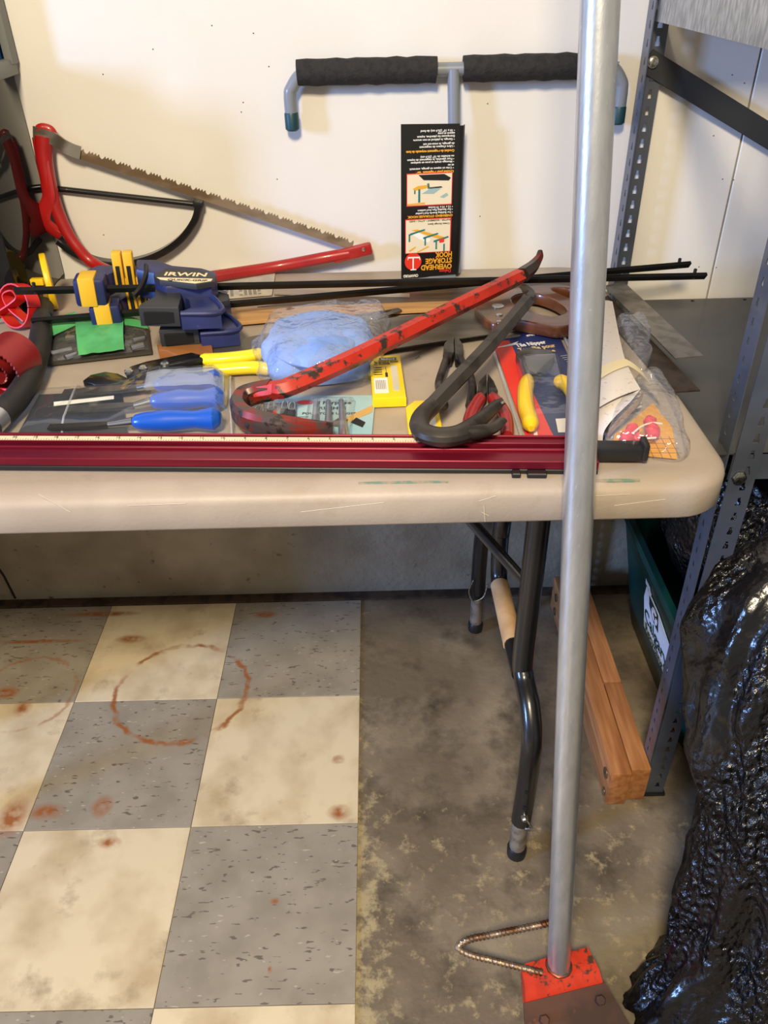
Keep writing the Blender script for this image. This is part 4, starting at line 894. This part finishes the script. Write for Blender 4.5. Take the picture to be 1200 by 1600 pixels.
# ---------------------------------------------------------------- chisel pack
cp = thing('chisel_pack', (-0.2835, -0.2216, 0.812), 'clear plastic pack of wood chisels with blue handles behind the straightedge', 'package')
oc = [Vector((p[0], p[1])) for p in [(-0.4133, -0.2867), (-0.1217, -0.3007), (-0.1467, -0.1325), (-0.4272, -0.1617)]]
part('backing_card', MB().prism([(-0.3982, -0.2842), (-0.2578, -0.2909), (-0.297, -0.1686), (-0.4079, -0.1744)], TOP + .0006, TOP + .0016), M('card_navyblack', (30, 34, 46), .4), cp)
blue = M('chisel_blue', (22, 82, 186), .3, coat=.3)
for i, (a, b, c, r) in enumerate((((-0.2686, -0.1845, 0.825), (-0.2439, -0.1863, 0.83), (-0.1546, -0.1816, 0.832), .0145), ((-0.2609, -0.2348, 0.824), (-0.2394, -0.2311, 0.828), (-0.1444, -0.2291, 0.83), .0145), ((-0.2815, -0.2833, 0.823), (-0.2501, -0.2839, 0.827), (-0.1394, -0.2847, 0.829), .0145))):
    a, b, c = Vector(a), Vector(b), Vector(c); d = (c - b).normalized(); l = (c - b).length
    h = part('chisel_handle', MB().tube([b + d * (l * t) for t in (0, .04, .12, .4, .7, .92, .98, 1)], [.006, .0095, .0115, r, .0115, r + .001, .011, .007], 14), blue, cp)
    part('ferrule', MB().tube([a, b], [.0045, .0062], 12), steel, h)
    e = a - d * (.10 - .012 * i)
    part('chisel_blade', MB().tube([a, a - d * .02, e], [(.004, .003), (.009 - i * .0016, .0022), (.009 - i * .0016, .0012)], prof=rib, up=(0, 0, 1)), M('chisel_steel', (120, 120, 120), .25, .9), h, angle=25)
part('label_strip', MB().prism([(-0.3703, -0.2204), (-0.295, -0.2059), (-0.2925, -0.2153), (-0.3668, -0.2314)], TOP + .0125, TOP + .013), white, cp)
film2 = clear('clear_shell', milk=.05, milkc=(200, 212, 230), bump=.12, bscale=30, rough=.05)
def shell(u, v):
    p = bil(oc, u, v); e = min(1, 9 * u, 12 * (1 - u)) * min(1, 6 * v, 6 * (1 - v)); e = max(0, e) ** .6
    hgt = .012 + .022 * (1 / (1 + math.exp(-(u - .52) * 24)))
    return Vector((p.x, p.y, TOP + .001 + hgt * e + .0014 * noise.noise(Vector((u * 14, v * 6, 0))) * e))
mb = MB(); mb.grid(shell, 60, 20)
part('shell', mb, film2, cp, fix=False)
part('frosted_label', MB().grid(lambda u, v: shell(.60 + .36 * u, .48 + .46 * v) + Vector((0, 0, -.0016)), 14, 8), clear('frosted', milk=.42, milkc=(176, 196, 232), rough=.4), cp, fix=False)
part('shell_ridge', MB().tube([shell(.25, v / 10) + Vector((0, 0, .0006)) for v in range(11)], .0015, 6).tube([shell(.985, v / 10) for v in range(11)], .0014, 6), clear('ridge_film', milk=.3), cp)

# ---------------------------------------------------------------- blue cloths in a bag
bg_ = thing('blue_cloth_bag', (-0.0284, -0.0744, 0.812), 'clear plastic bag holding folded light blue cloths under the red pry bar', 'bag')
bo = [Vector((p[0], p[1])) for p in [(-0.1017, -0.1391), (-0.1031, -0.0355), (-0.073, 0.0142), (0.0272, 0.0132), (0.052, -0.0445), (0.0453, -0.1429), (0.0029, -0.1688), (-0.0673, -0.1729)]]
def blob(ol, h, seed, sc=1., z0=.001, crease=.006, top=.72):
    n = len(ol); P = sm([ol[-1].to_3d(), *[o.to_3d() for o in ol], ol[0].to_3d(), ol[1].to_3d()], 8)[8:8 + n * 8]
    c = sum((p for p in P), Vector()) / len(P); mb = MB()
    def fn(u, v):
        i = u * len(P); p = P[int(i) % len(P)]
        if v < .45: s = 1.0 + .04 * math.sin(v / .45 * math.pi); z = h * top * v / .45
        else: t = (v - .45) / .55; s = math.cos(t * math.pi / 2) ** .55; z = h * (top + (1 - top) * math.sin(t * math.pi / 2))
        q = c + (p - c) * (s * sc); q.z = 0
        w = Vector((q.x * 24, q.y * 24, z * 24 + seed))
        return Vector((q.x, q.y, TOP + z0 + z)) + noise.noise_vector(w) * crease * min(1, v * 4)
    mb.grid(fn, len(P), 16, True)
    for v_ in mb.v: v_.z = max(v_.z, TOP + .0008)
    return mb
part('cloths', blob(bo, .043, 2., .93, .002, .011), M('blue_cloth', (128, 160, 224), .85, c2=(112, 146, 214), scale=14, bump=.3, bscale=120), bg_, angle=60)
c2_ = [Vector((p[0], p[1])) for p in [(-0.0898, -0.1373), (-0.0778, -0.0713), (0.0105, -0.0625), (0.0352, -0.1009), (0.0175, -0.1683), (-0.0465, -0.1848)]]
part('cloths', blob(c2_, .016, 13., .9, .034, .006, .5), M('blue_cloth', (128, 160, 224), .85), bg_, angle=30)
fo_ = [Vector((p[0], p[1])) for p in [(-0.1071, -0.1469), (-0.1099, -0.0351), (-0.0839, 0.025), (0.0269, 0.0338), (0.0672, 0.0108), (0.0489, -0.1472), (0.0077, -0.1807), (-0.071, -0.1804)]]
part('bag_film', blob(fo_, .050, 2., 1.0, .0025, .013), clear('bag_film', milk=.10, milkc=(196, 210, 238), bump=1., bscale=44, rough=.09), bg_, angle=25)
bo2 = [Vector((p[0], p[1])) for p in [(-0.0502, -0.1659), (0.0274, -0.1541), (0.0529, -0.0516), (0.0666, -0.0335), (0.04, -0.1628), (0.0165, -0.185)]]
part('bag_tail', MB().grid(lambda u, v: Vector((*bil([Vector(p) for p in [(0.016, -0.1615), (0.0426, -0.163), (0.0589, -0.0234), (0.0274, -0.0069)]], u, v), TOP + .004 + .03 * (1 - u) * v + .004 * noise.noise(Vector((u * 7, v * 7, 2))))), 10, 12), clear('bag_film', milk=.06), bg_, fix=False)

# ---------------------------------------------------------------- pry bars
pry = thing('red_pry_bar', (-0.0876, -0.2315, 0.812), 'long worn red hooked pry bar lying across the tools', 'pry bar')
prym = M('worn_red_paint', (184, 42, 22), .42, c2=(160, 32, 18), scale=20, c3=(48, 36, 30), scale3=55, lo3=.535, hi3=.59)
hexp = [(math.cos(math.pi / 3 * i), math.sin(math.pi / 3 * i)) for i in range(6)]
sh_ = [(0.2788, 0.0463, 0.886), (0.1579, -0.0821, 0.882), (0.0321, -0.2027, 0.872), (-0.0521, -0.2572, 0.858), (-0.073, -0.2548, 0.852), (-0.0971, -0.2485, 0.845)]
part('shaft', MB().tube(sm(sh_, 5), .0122, prof=hexp, up=(0, 0, 1)), prym, pry, angle=20)
hk = [(-0.0776, -0.2505, 0.85), (-0.0991, -0.2464, 0.844), (-0.1151, -0.2519, 0.84), (-0.1184, -0.2723, 0.838), (-0.11, -0.2943, 0.837), (-0.0926, -0.3096, 0.836), (-0.0606, -0.3203, 0.834), (-0.022, -0.3245, 0.83), (0.001, -0.3252, 0.828)]
rr_ = [(.0122, .0122), (.012, .0125), (.011, .0135), (.0105, .014), (.0105, .015), (.010, .0155), (.0085, .015), (.005, .0145), (.002, .014)]
rr2 = []
for i in range(8):
    for k in range(5): rr2.append((lerp(rr_[i][0], rr_[i + 1][0], k / 5), lerp(rr_[i][1], rr_[i + 1][1], k / 5)))
rr2.append(rr_[-1])
part('claw', MB().tube(sm(hk, 5), rr2, up=(0, 0, 1), prof=[(-1, -.55), (-.6, -1), (.6, -1), (1, -.55), (1, .55), (.6, 1), (-.6, 1), (-1, .55)]), M('worn_claw', (130, 42, 30), .38, .35, c2=(80, 66, 62), scale=36, lo=.44, hi=.52, c3=(48, 40, 38), scale3=60, lo3=.55, hi3=.6), pry, angle=25)
part('chisel_end', MB().tube(sm([(0.2836, 0.0518, 0.886), (0.3046, 0.0838, 0.888), (0.3178, 0.1055, 0.895), (0.3208, 0.1157, 0.904)], 5), [(lerp(.0122, .0035, (i / 15) ** 1.4), lerp(.0122, .002, (i / 15) ** 1.3)) for i in range(16)], up=(0, .35, 1), prof=hexp), M('bare_iron', (72, 62, 56), .4, .7, c2=(120, 44, 30), scale=40, lo=.56, hi=.6), pry, angle=25)

bar = thing('iron_crowbar', (0.1456, -0.2607, 0.812), 'small dark iron crowbar with split claw resting on the straightedge', 'pry bar')
iron = M('dark_iron', (76, 70, 64), .42, .6, c2=(56, 51, 47), scale=26, c3=(92, 86, 82), scale3=60, lo3=.64, hi3=.7)
sh_ = [(0.2831, -0.0099, 0.868), (0.2033, -0.1675, 0.862), (0.1438, -0.2685, 0.854), (0.1193, -0.3067, 0.848)]
part('shaft', MB().tube(sm(sh_, 5), .0112, prof=hexp, up=(0, 0, 1)), iron, bar, angle=20)
part('tip', MB().tube(sm([(0.2827, -0.0125, 0.868), (0.2899, 0.0086, 0.869), (0.2859, 0.0227, 0.874), (0.2797, 0.0288, 0.878)], 5), [(lerp(.0112, .009, i / 15), lerp(.0112, .002, (i / 15) ** 1.2)) for i in range(16)], up=(.3, -.2, 1), prof=hexp), iron, bar, angle=25)
hk = [(0.1226, -0.3022, 0.849), (0.1092, -0.3219, 0.846), (0.1043, -0.3419, 0.845), (0.11, -0.3619, 0.845), (0.1271, -0.3716, 0.845), (0.1472, -0.3682, 0.845), (0.1655, -0.3544, 0.846)]
part('hook', MB().tube(sm(hk, 6), [(lerp(.0112, .0135, i / 36), lerp(.0112, .0115, i / 36)) for i in range(37)], up=(0, 0, 1), n=12), iron, bar, angle=30)
for q in ([(0.1577, -0.3585, 0.846), (0.1812, -0.3287, 0.846), (0.201, -0.2987, 0.846), (0.2099, -0.2951, 0.85)], [(0.1571, -0.3645, 0.846), (0.1751, -0.3624, 0.846), (0.1909, -0.3541, 0.846), (0.2031, -0.3398, 0.848)]):
    part('claw', MB().tube(sm(q, 5), [(lerp(.0105, .006, i / 15), lerp(.0105, .004, i / 15)) for i in range(16)], n=10, up=(0, 0, 1)), iron, bar, angle=40)

# ---------------------------------------------------------------- blade cards
def blade_pack(P, z, label, full):
    o = thing('blade_pack', (sum(p[0] for p in P) / 4, sum(p[1] for p in P) / 4, TOP), label, 'package', 'yellow packs of blades')
    bl_, br_, tr_, tl_ = [Vector((p[0], p[1], TOP)) for p in P]
    ux = (br_ - bl_); w = ux.length; uy = tl_ - bl_; h = uy.length
    F = frame(bl_, ux, uy)
    ch = .012
    body = MB().prism([(0, 0), (w, 0), (w, h), (w * .3, h), (0, h - .018)], 0, z, F, r=.002)
    part('case', body, M('card_yellow', (244, 206, 24), .4), o)
    G = F @ Matrix.Translation((0, 0, z + .0002))
    def q(x0, y0, x1, y1, m, n='print'): return part(n, MB().box(((x0 + x1) / 2 * w, (y0 + y1) / 2 * h, 0), ((x1 - x0) * w, (y1 - y0) * h, .0004), G), m, o, smooth=False)
    q(.64, .14, .84, .72, M('blade_silver', (216, 208, 184), .35, .2), 'blade_window')
    b = q(.08, .10, .50, .44, white, 'barcode_label')
    mb = MB()
    for i in range(16):
        if i % 3 != 2: mb.box(((.14 + i * .019) * w, .28 * h, .0004), (.008 * w, .2 * h, .0003), G)
    part('barcode', mb, dk, b, smooth=False)
    if full:
        q(.30, .86, .86, .925, M('print_slate', (62, 84, 92), .5), 'brand_bar')
        text('Richard', .0062, white, o, G @ Matrix.Translation((.58 * w, .872 * h, .0003)), 'CENTER', .0002, .0001)
        text('3', .0125, dk, o, G @ Matrix.Translation((.12 * w, .765 * h, .0003)), 'LEFT', .0003, .0001)
        text('SINGLE EDGE', .0048, dk, o, G @ Matrix.Translation((.28 * w, .81 * h, .0003)), 'LEFT', .0002, .0001, .95)
        text('BLADES', .0048, dk, o, G @ Matrix.Translation((.28 * w, .765 * h, .0003)), 'LEFT', .0002, .0001, .95)
        for i in range(4): q(.10, .68 - i * .055, .36, .695 - i * .055, dk, 'print_line')
        q(.45, .46, .53, .56, dk, 'print_knife')
        q(.48, .56, .495, .70, dk, 'print_line')
    return o
blade_pack([(0.049, -0.2328), (0.0933, -0.2314), (0.0825, -0.0985), (0.0401, -0.1005)], .014, 'yellow blade pack lying right of the blue cloth bag', True)
blade_pack([(0.0932, -0.3372), (0.1355, -0.3362), (0.1344, -0.2294), (0.0907, -0.2344)], .010, 'yellow blade pack partly under the dark iron crowbar', False)

# ---------------------------------------------------------------- brushes card
bc = thing('brush_card', (-0.0188, -0.2611, 0.812), 'light blue carded pack of small metal-handled brushes behind the straightedge', 'package')
o4 = [Vector((*p, TOP)) for p in [(-0.1097, -0.3201), (0.0469, -0.3274), (0.0392, -0.1939), (-0.1158, -0.1934)]]
F = frame(o4[0], o4[1] - o4[0], o4[3] - o4[0]); w = (o4[1] - o4[0]).length; h = (o4[3] - o4[0]).length
part('card', MB().prism(rrect(0, 0, w, h, .005, 3), .0004, .0016, F), M('card_lightblue', (164, 198, 208), .4, c2=(140, 184, 200), scale=8), bc)
G = F @ Matrix.Translation((0, 0, .0018))
text('All Purpose', .0115, dk, bc, G @ Matrix.Translation((w * .63, h * .80, 0)), 'CENTER', .0003, .0001)
text('BRUSHES', .0105, dk, bc, G @ Matrix.Translation((w * .63, h * .68, 0)), 'CENTER', .0003, .0001)
text('POUR TOUS USAGES', .0075, dk, bc, G @ Matrix.Translation((w * .63, h * .575, 0)), 'CENTER', .0002, .0001)
plate('logo', [circle(w * .41, h * .84, .011, 20, .006)], .0004, redk, bc, G)
for i in range(5):
    part('print_line', MB().box((w * .37 - i * .0006, h * (.52 - i * .05), .0001), (.03 - .003 * (i % 3), .0013, .0002), G), M('print_grey', (70, 92, 100), .5), bc, smooth=False)
part('print_handle', MB().prism([(w * .76, h * .36), (w * .99, h * .62), (w * .99, h * .78), (w * .74, h * .46)], 0, .0003, G), M('print_tan', (206, 166, 96), .5), bc)
part('print_ferrule', MB().prism([(w * .82, h * .40), (w * .86, h * .50), (w * .94, h * .40), (w * .92, h * .30)], .0003, .0006, G), dk, bc)
part('print_brush', MB().prism([(w * .62, h * .34), (w * .76, h * .30), (w * .80, h * .46), (w * .72, h * .5)], 0, .0003, G), M('print_brown', (80, 66, 50), .5), bc)
for px in ((493, 634, 492), (513, 632, 513), (537, 630, 540)):
    pass
for a, b in (((-0.025, -0.2284, 0.82), (-0.0221, -0.3348, 0.82)), ((-0.009, -0.2275, 0.82), (-0.0044, -0.3356, 0.82)), ((0.0077, -0.2265, 0.82), (0.0148, -0.3365, 0.82))):
    a, b = Vector(a), Vector(b)
    part('brush_handle', MB().tube([a, a.lerp(b, .35), a.lerp(b, .55), a.lerp(b, .68), b], [.0035, .0042, .005, .0062, .0066], 12), steel, bc)
part('blister', MB().grid(lambda u, v: F @ Vector((w * (.44 + .40 * u), h * (.03 + .82 * v), .0018 + .016 * min(1, 8 * u, 8 * (1 - u), 6 * v, 6 * (1 - v)) ** .5)), 22, 18), clear('clear_shell', milk=.05), bc, fix=False)
# clip pack tucked behind the hook of the pry bar
kp = thing('clip_pack', (-0.0791, -0.2319, 0.812), 'small clear bag of black clips inside the red pry bar hook', 'package')
part('insert', MB().prism([(-0.1019, -0.2777), (-0.0488, -0.2736), (-0.0514, -0.2174), (-0.1035, -0.222)], TOP + .0022, TOP + .0035), M('card_grey', (120, 122, 124), .5), kp)
for i, (x, y) in enumerate(((408, 652), (422, 650), (444, 648), (455, 650))):
    p = Vector((-0.093, -0.2662, 0.8195)) if i == 0 else Vector(((-0.0819, -0.2633, 0.8195), (-0.0641, -0.2608, 0.8195), (-0.0548, -0.2646, 0.8195))[i - 1])
    part('clip', MB().box(p, (.011, .022, .008), r=.002), black if i != 1 else black, kp)
    part('clip_spring', MB().tube(sm([p + Vector((-.004, .01, .004)), p + Vector((-.003, .024, .006)), p + Vector((.003, .024, .006)), p + Vector((.004, .01, .004))], 4), .0007, 5), steel, kp)
part('red_tag', MB().prism([(-0.0765, -0.2951), (-0.0702, -0.2955), (-0.0734, -0.2618), (-0.0778, -0.2582)], TOP + .0118, TOP + .0135), redp, kp)
part('film', MB().grid(lambda u, v: Vector((*bil([Vector(p) for p in [(-0.1025, -0.2755), (-0.0476, -0.2716), (-0.0543, -0.1578), (-0.1089, -0.1628)]], u, v), TOP + .004 + .012 * math.sin(math.pi * u) * math.sin(math.pi * min(1, v + .1)) ** .5 + .002 * noise.noise(Vector((u * 5, v * 6, 8))))), 14, 14), clear('clear_film', milk=.06), kp, fix=False)

# ---------------------------------------------------------------- pliers
pl = thing('lineman_pliers', (0.1652, -0.1494, 0.812), 'dark steel pliers lying half under the iron crowbar', 'pliers')
ps = M('plier_steel', (98, 93, 88), .4, .8, c2=(56, 52, 48), scale=40)
part('jaw', MB().prism([(0.1501, -0.1068), (0.155, -0.0663), (0.1642, -0.0456), (0.1713, -0.0412), (0.1677, -0.0945), (0.1622, -0.1162), (0.1537, -0.1201)], TOP + .003, TOP + .016, r=.002), ps, pl)
part('jaw', MB().prism([(0.1723, -0.0413), (0.1783, -0.0488), (0.1827, -0.0726), (0.1793, -0.1085), (0.1708, -0.121), (0.1667, -0.1165)], TOP + .003, TOP + .016, r=.002), ps, pl)
part('handle', MB().tube(sm([(0.1582, -0.0983, 0.822), (0.1474, -0.1449, 0.822), (0.139, -0.1885, 0.822), (0.1397, -0.2263, 0.822), (0.1411, -0.2515, 0.822)], 5), [(.006, .007)] * 21, n=10, up=(0, 0, 1)), ps, pl)
part('handle', MB().tube(sm([(0.1729, -0.0992, 0.822), (0.1782, -0.1403, 0.822), (0.1831, -0.1712, 0.822), (0.1813, -0.2136, 0.822), (0.1739, -0.2532, 0.822)], 5), [(.006, .007)] * 21, n=10, up=(0, 0, 1)), ps, pl)
ct = thing('side_cutters', (0.2005, -0.2282, 0.812), 'side cutters with dark red grips under the iron crowbar claw', 'pliers')
part('jaw', MB().prism([(0.187, -0.2219), (0.1916, -0.1957), (0.2046, -0.1728), (0.1989, -0.2281), (0.1916, -0.2404)], TOP + .003, TOP + .017, r=.002), ps, ct)
part('jaw', MB().prism([(0.2063, -0.1729), (0.212, -0.1968), (0.2137, -0.2233), (0.2048, -0.2411), (0.2003, -0.23)], TOP + .003, TOP + .017, r=.002), ps, ct)
rg = M('dark_red_grip', (150, 34, 34), .38, coat=.3)
part('grip', MB().tube(sm([(0.1914, -0.229, 0.822), (0.1802, -0.2552, 0.822), (0.1702, -0.2888, 0.822), (0.1643, -0.3318, 0.822)], 5), [(.006, .007)] + [(.0085, .008)] * 15, n=12, up=(0, 0, 1)), rg, ct)
part('grip', MB().tube(sm([(0.2048, -0.2297, 0.822), (0.2126, -0.2586, 0.822), (0.2155, -0.2911, 0.822), (0.2103, -0.334, 0.822)], 5), [(.006, .007)] + [(.0085, .008)] * 15, n=12, up=(0, 0, 1)), rg, ct)
solo('bent_nail', MB().tube([(0.1032, -0.0896, 0.8135), (0.1127, -0.0857, 0.8135), (0.1188, -0.0748, 0.8135)], .0008, 6).lathe([(.002, 0), (.002, .001)], Matrix.Translation((0.1188, -0.0751, 0.8126)), 8), zinc, 'tiny bent nail on the bare table right of the yellow blade pack', 'nail')

# ---------------------------------------------------------------- tile nipper pack
tn = thing('tile_nipper_pack', (0.272, -0.1946, 0.812), 'carded tile nipper with yellow grips on navy and red card', 'package')
o4 = [Vector((*p, TOP)) for p in [(0.2369, -0.3364), (0.3315, -0.3347), (0.3359, 0.0149), (0.2334, -0.0191)]]
ux = (o4[1] - o4[0]); F = frame(o4[0], ux, o4[3] - o4[0])
inv = F.inverted()
def loc2(pts): return [(lambda q: (q.x, q.y))(inv @ Vector((p[0], p[1], TOP))) for p in pts]
part('card', MB().prism(loc2([(0.2369, -0.3364), (0.3315, -0.3347), (0.3359, 0.0149), (0.2334, -0.0191)]), .0006, .002, F), M('card_navy', (34, 46, 96), .4), tn)
part('red_stripe', MB().prism(loc2([(0.2362, -0.3397), (0.2728, -0.3415), (0.2688, -0.3133), (0.2619, -0.1588), (0.2583, -0.0493), (0.2562, -0.0301), (0.2315, -0.0334)]), .002, .0023, F), M('stripe_red', (224, 50, 34), .42), tn)
part('white_line', MB().prism(loc2([(0.2448, -0.334), (0.2494, -0.3343), (0.2522, -0.2997), (0.2475, -0.2995)]), .0024, .0026, F), white, tn)
part('barcode_label', MB().prism(loc2([(0.2799, -0.2796), (0.3102, -0.2777), (0.3092, -0.3153), (0.2766, -0.3137)]), .0024, .0027, F), white, tn)
A = loc2([(0.2556, -0.0678), (0.3002, -0.0565)])
FT = F @ Matrix.Translation((A[0][0], A[0][1], .0025)) @ Matrix.Rotation(math.atan2(A[1][1] - A[0][1], A[1][0] - A[0][0]), 4, 'Z')
text('Tile Nipper', .0165, white, tn, FT @ Matrix.Translation((.012, .009, 0)), 'LEFT', .0004, .0001, fit=.048)
text('Tenaille pour', .0165, M('print_cream', (222, 190, 140), .5), tn, FT @ Matrix.Translation((.010, -.007, 0)), 'LEFT', .0004, .0001, fit=.058)
text('Céramique', .0115, M('print_cream', (222, 190, 140), .5), tn, FT @ Matrix.Translation((.010, -.022, 0)), 'LEFT', .0003, .0001, fit=.05)
text('#783 12812', .0075, white, tn, FT @ Matrix.Translation((.042, .042, 0)), 'LEFT', .0002, .0001, .9)
for i in range(5):
    part('print_line', MB().box((.07, -.040 - i * .0065, 0), (.022, .0014, .0003), FT), M('print_pale', (170, 176, 196), .5), tn, smooth=False)
# hanging hole
plate('hang_hole', [[(x * .016, y * .006) for x, y in circle(0, 0, 1, 14)]], .0005, M('hole_grey', (128, 120, 106), .6), tn, FT @ Matrix.Translation((.018, .048, .0003)))
plate('brand_swoosh', [[(-.02, .012), (.006, .018), (.022, .024), (.012, .014), (-.004, .012)]], .0004, white, tn, FT @ Matrix.Translation((0, .004, 0)))
nip = M('nipper_steel', (96, 94, 92), .3, .8)
part('nipper_head', MB().prism(loc2([(0.2545, -0.1083), (0.2718, -0.0915), (0.3069, -0.1024), (0.3065, -0.1243), (0.2844, -0.1567), (0.2716, -0.1802), (0.2632, -0.1677)]), .004, .018, F, r=.002), nip, tn)
part('nipper_arm', MB().tube(sm([(0.2593, -0.1129, 0.824), (0.2609, -0.1492, 0.824), (0.2606, -0.1835, 0.824)], 4), .0055, 10), nip, tn)
yg2 = M('nipper_yellow', (236, 196, 28), .35, coat=.4)
part('nipper_grip', MB().tube(sm([(0.2596, -0.1837, 0.826), (0.2495, -0.2252, 0.826), (0.2436, -0.2678, 0.826), (0.2429, -0.3014, 0.826), (0.2408, -0.3238, 0.826)], 5), [.006, .0085, .0098] + [.0105] * 15 + [.009, .007, .004], 14), yg2, tn)
part('nipper_grip', MB().tube(sm([(0.295, -0.1935, 0.826), (0.3063, -0.2056, 0.826), (0.312, -0.2431, 0.826), (0.3093, -0.2865, 0.826)], 5), [.006, .0085] + [.010] * 12 + [.008, .005], 14), yg2, tn)
part('blister', MB().grid(lambda u, v: F @ Vector((*bil([Vector(p) for p in loc2([(0.2379, -0.3303), (0.2961, -0.3268), (0.3165, -0.1072), (0.2548, -0.1124)])], u, v), (.0026 + .024 * max(0, min(1, 7 * u, 7 * (1 - u), 9 * v, 9 * (1 - v))) ** .5))), 26, 34), clear('clear_shell', milk=.05), tn, fix=False)
part('shell_margin', MB().tube([F @ Vector((*p, .003)) for p in loc2([(0.2303, -0.3391), (0.2283, -0.0286), (0.2372, -0.0045), (0.3368, 0.0305), (0.3429, 0.0094), (0.3323, -0.3378)])], .0022, 8), clear('ridge_film', milk=.3), tn)

# ---------------------------------------------------------------- folded cloth sheets with tape, and a bag with ear plugs
sp = thing('folded_sheets', (0.3754, -0.1608, 0.812), 'folded off-white speckled sheets bound with cream tape right of the pole', 'sheets')
shm_ = M('speckled_sheet', (208, 200, 196), .8, c2=(180, 170, 164), scale=160, lo=.62, hi=.68)
A = [Vector(p) for p in [(0.3685, 0.0166, 0.852), (0.4226, 0.024, 0.852), (0.39, -0.1661, 0.852), (0.3869, -0.2105, 0.852), (0.382, -0.2735, 0.852)]]; B = [Vector(p) for p in [(0.2616, -0.4002, 0.852), (0.2757, -0.4009, 0.852), (0.299, -0.4076, 0.852), (0.3059, -0.3995, 0.852), (0.3157, -0.3827, 0.852)]]
mb = MB()
# top sheet: a curved skin from the back edge to the front fold
PL = [(0.3827, 0.0259, 0.842), (0.3333, -0.1746, 0.848), (0.304, -0.2898, 0.85), (0.2913, -0.3394, 0.842)]
PR = [(0.4273, 0.0424, 0.844), (0.3931, -0.1465, 0.848), (0.383, -0.2219, 0.852), (0.3847, -0.2691, 0.848)]
L1 = sm(PL, 6); R1 = sm(PR, 6)
def sheet(u, v):
    k = v * 18; i = min(int(k), 17); t = k - i
    a = L1[i].lerp(L1[i + 1], t); b = R1[i].lerp(R1[i + 1], t); p = a.lerp(b, u); p.z += .006 * math.sin(math.pi * u); return p
mb.grid(sheet, 14, 19)
for k in range(1, 6): mb.grid(lambda u, v, k=k: sheet(u, v) + Vector((.0016 * k, .001 * k, -.0055 * k)), 14, 19)
part('sheets', mb, shm_, sp, fix=False)
# front fold curling down
FO = [Vector(p) for p in ((0.3847, -0.2691, 0.848), (0.3643, -0.2987, 0.846), (0.3413, -0.3224, 0.84), (0.3247, -0.3417, 0.832), (0.3212, -0.351, 0.82))]
fo = sm(FO, 5)
mb = MB(); mb.grid(lambda u, v: fo[int(round(v * 20))].lerp(sheet(0, 1).lerp(Vector((0.302, -0.3402, 0.816)), v), u), 10, 21)
part('front_fold', mb, shm_, sp, fix=False)
mb = MB(); fo2 = [p + Vector((.006, .004, -.004)) for p in fo]; mb.grid(lambda u, v: fo2[int(round(v * 20))] + Vector((0, 0, -.012 * u)), 3, 21)
part('inner_layers', mb, M('sheet_edge', (176, 158, 128), .8), sp, fix=False)
tp = M('cream_tape', (222, 208, 168), .5)
mb = MB(); mb.grid(lambda u, v: sheet(u, .52 + .14 * v - .05 * u) + Vector((0, 0, .0015)), 12, 4)
t_end = sheet(1, .47)
mb.grid(lambda u, v: sheet(1, .47 + .14 * v) + Vector((.034 * u, -.05 * u, .0015 - .030 * u * u)), 8, 4)
part('tape', mb, tp, sp, fix=False)
eb = thing('ear_plug_bag', (0.3876, -0.3059, 0.812), 'clear bag with red ear plugs on bead cord and yellow card at table corner', 'bag')
part('yellow_card', MB().prism([(0.3299, -0.362), (0.4021, -0.3798), (0.4184, -0.3078), (0.4134, -0.243), (0.3434, -0.3232)], TOP + .0008, TOP + .0024), M('card_amber', (232, 166, 30), .45), eb)
mb = MB(); FY = frame(Vector((0.3607, -0.3731, 0.8146)), (1, -.04, 0), (0, 1, 0))
for i in range(5): mb.box((.005 + i * .01, .02, 0), (.0006, .05, .0002), FY)
for i in range(4): mb.box((.025, .006 + i * .011, 0), (.05, .0006, .0002), FY)
part('card_lines', mb, M('print_brownline', (120, 84, 20), .5), eb, smooth=False)
ep = M('ear_plug_red', (216, 44, 44), .5)
for a, b, r in (((0.345, -0.356, 0.824), (0.3642, -0.3291, 0.83), .009), ((0.3821, -0.3492, 0.826), (0.384, -0.3166, 0.834), .009), ((0.3568, -0.3501, 0.822), (0.3665, -0.3454, 0.826), .008)):
    a, b = Vector(a), Vector(b)
    part('ear_plug', MB().tube([a, a.lerp(b, .08), a.lerp(b, .3), a.lerp(b, .55), a.lerp(b, .8), b], [.004, r * .85, r, r * .75, r * .9, r * .4], 12), ep, eb)
mb = MB()
for k, c in enumerate((sm([(0.3543, -0.3563, 0.836), (0.3681, -0.3417, 0.836), (0.3816, -0.3345, 0.836), (0.3931, -0.3367, 0.836)], 6), sm([(0.3621, -0.3547, 0.828), (0.3706, -0.3566, 0.828), (0.3814, -0.3556, 0.828)], 6))):
    for p in c: mb.lathe([(.0002, -.0014), (.0012, -.0008), (.0015, 0), (.0012, .0008), (.0002, .0014)], Matrix.Translation(p), 6)
part('bead_cord', mb, M('cream_bead', (226, 214, 196), .5), eb)
bo = [Vector((p[0], p[1])) for p in [(0.3256, -0.3496), (0.3623, -0.3689), (0.4038, -0.3851), (0.4215, -0.3389), (0.4342, -0.2579), (0.4343, -0.1839), (0.4105, -0.1943), (0.3607, -0.2714)]]
part('bag_film', blob(bo, .034, 7., 1., .001, .006, .6), clear('bag_film', milk=.06), eb, angle=60)
bo = [Vector((p[0], p[1])) for p in [(0.4089, -0.0992), (0.4191, -0.1632), (0.4473, -0.1014), (0.4668, -0.0083), (0.4507, 0.0053), (0.4279, -0.006)]]
part('bag_top', blob(bo, .028, 11., 1., .006, .008, .6), clear('bag_film', milk=.06), eb, angle=60)
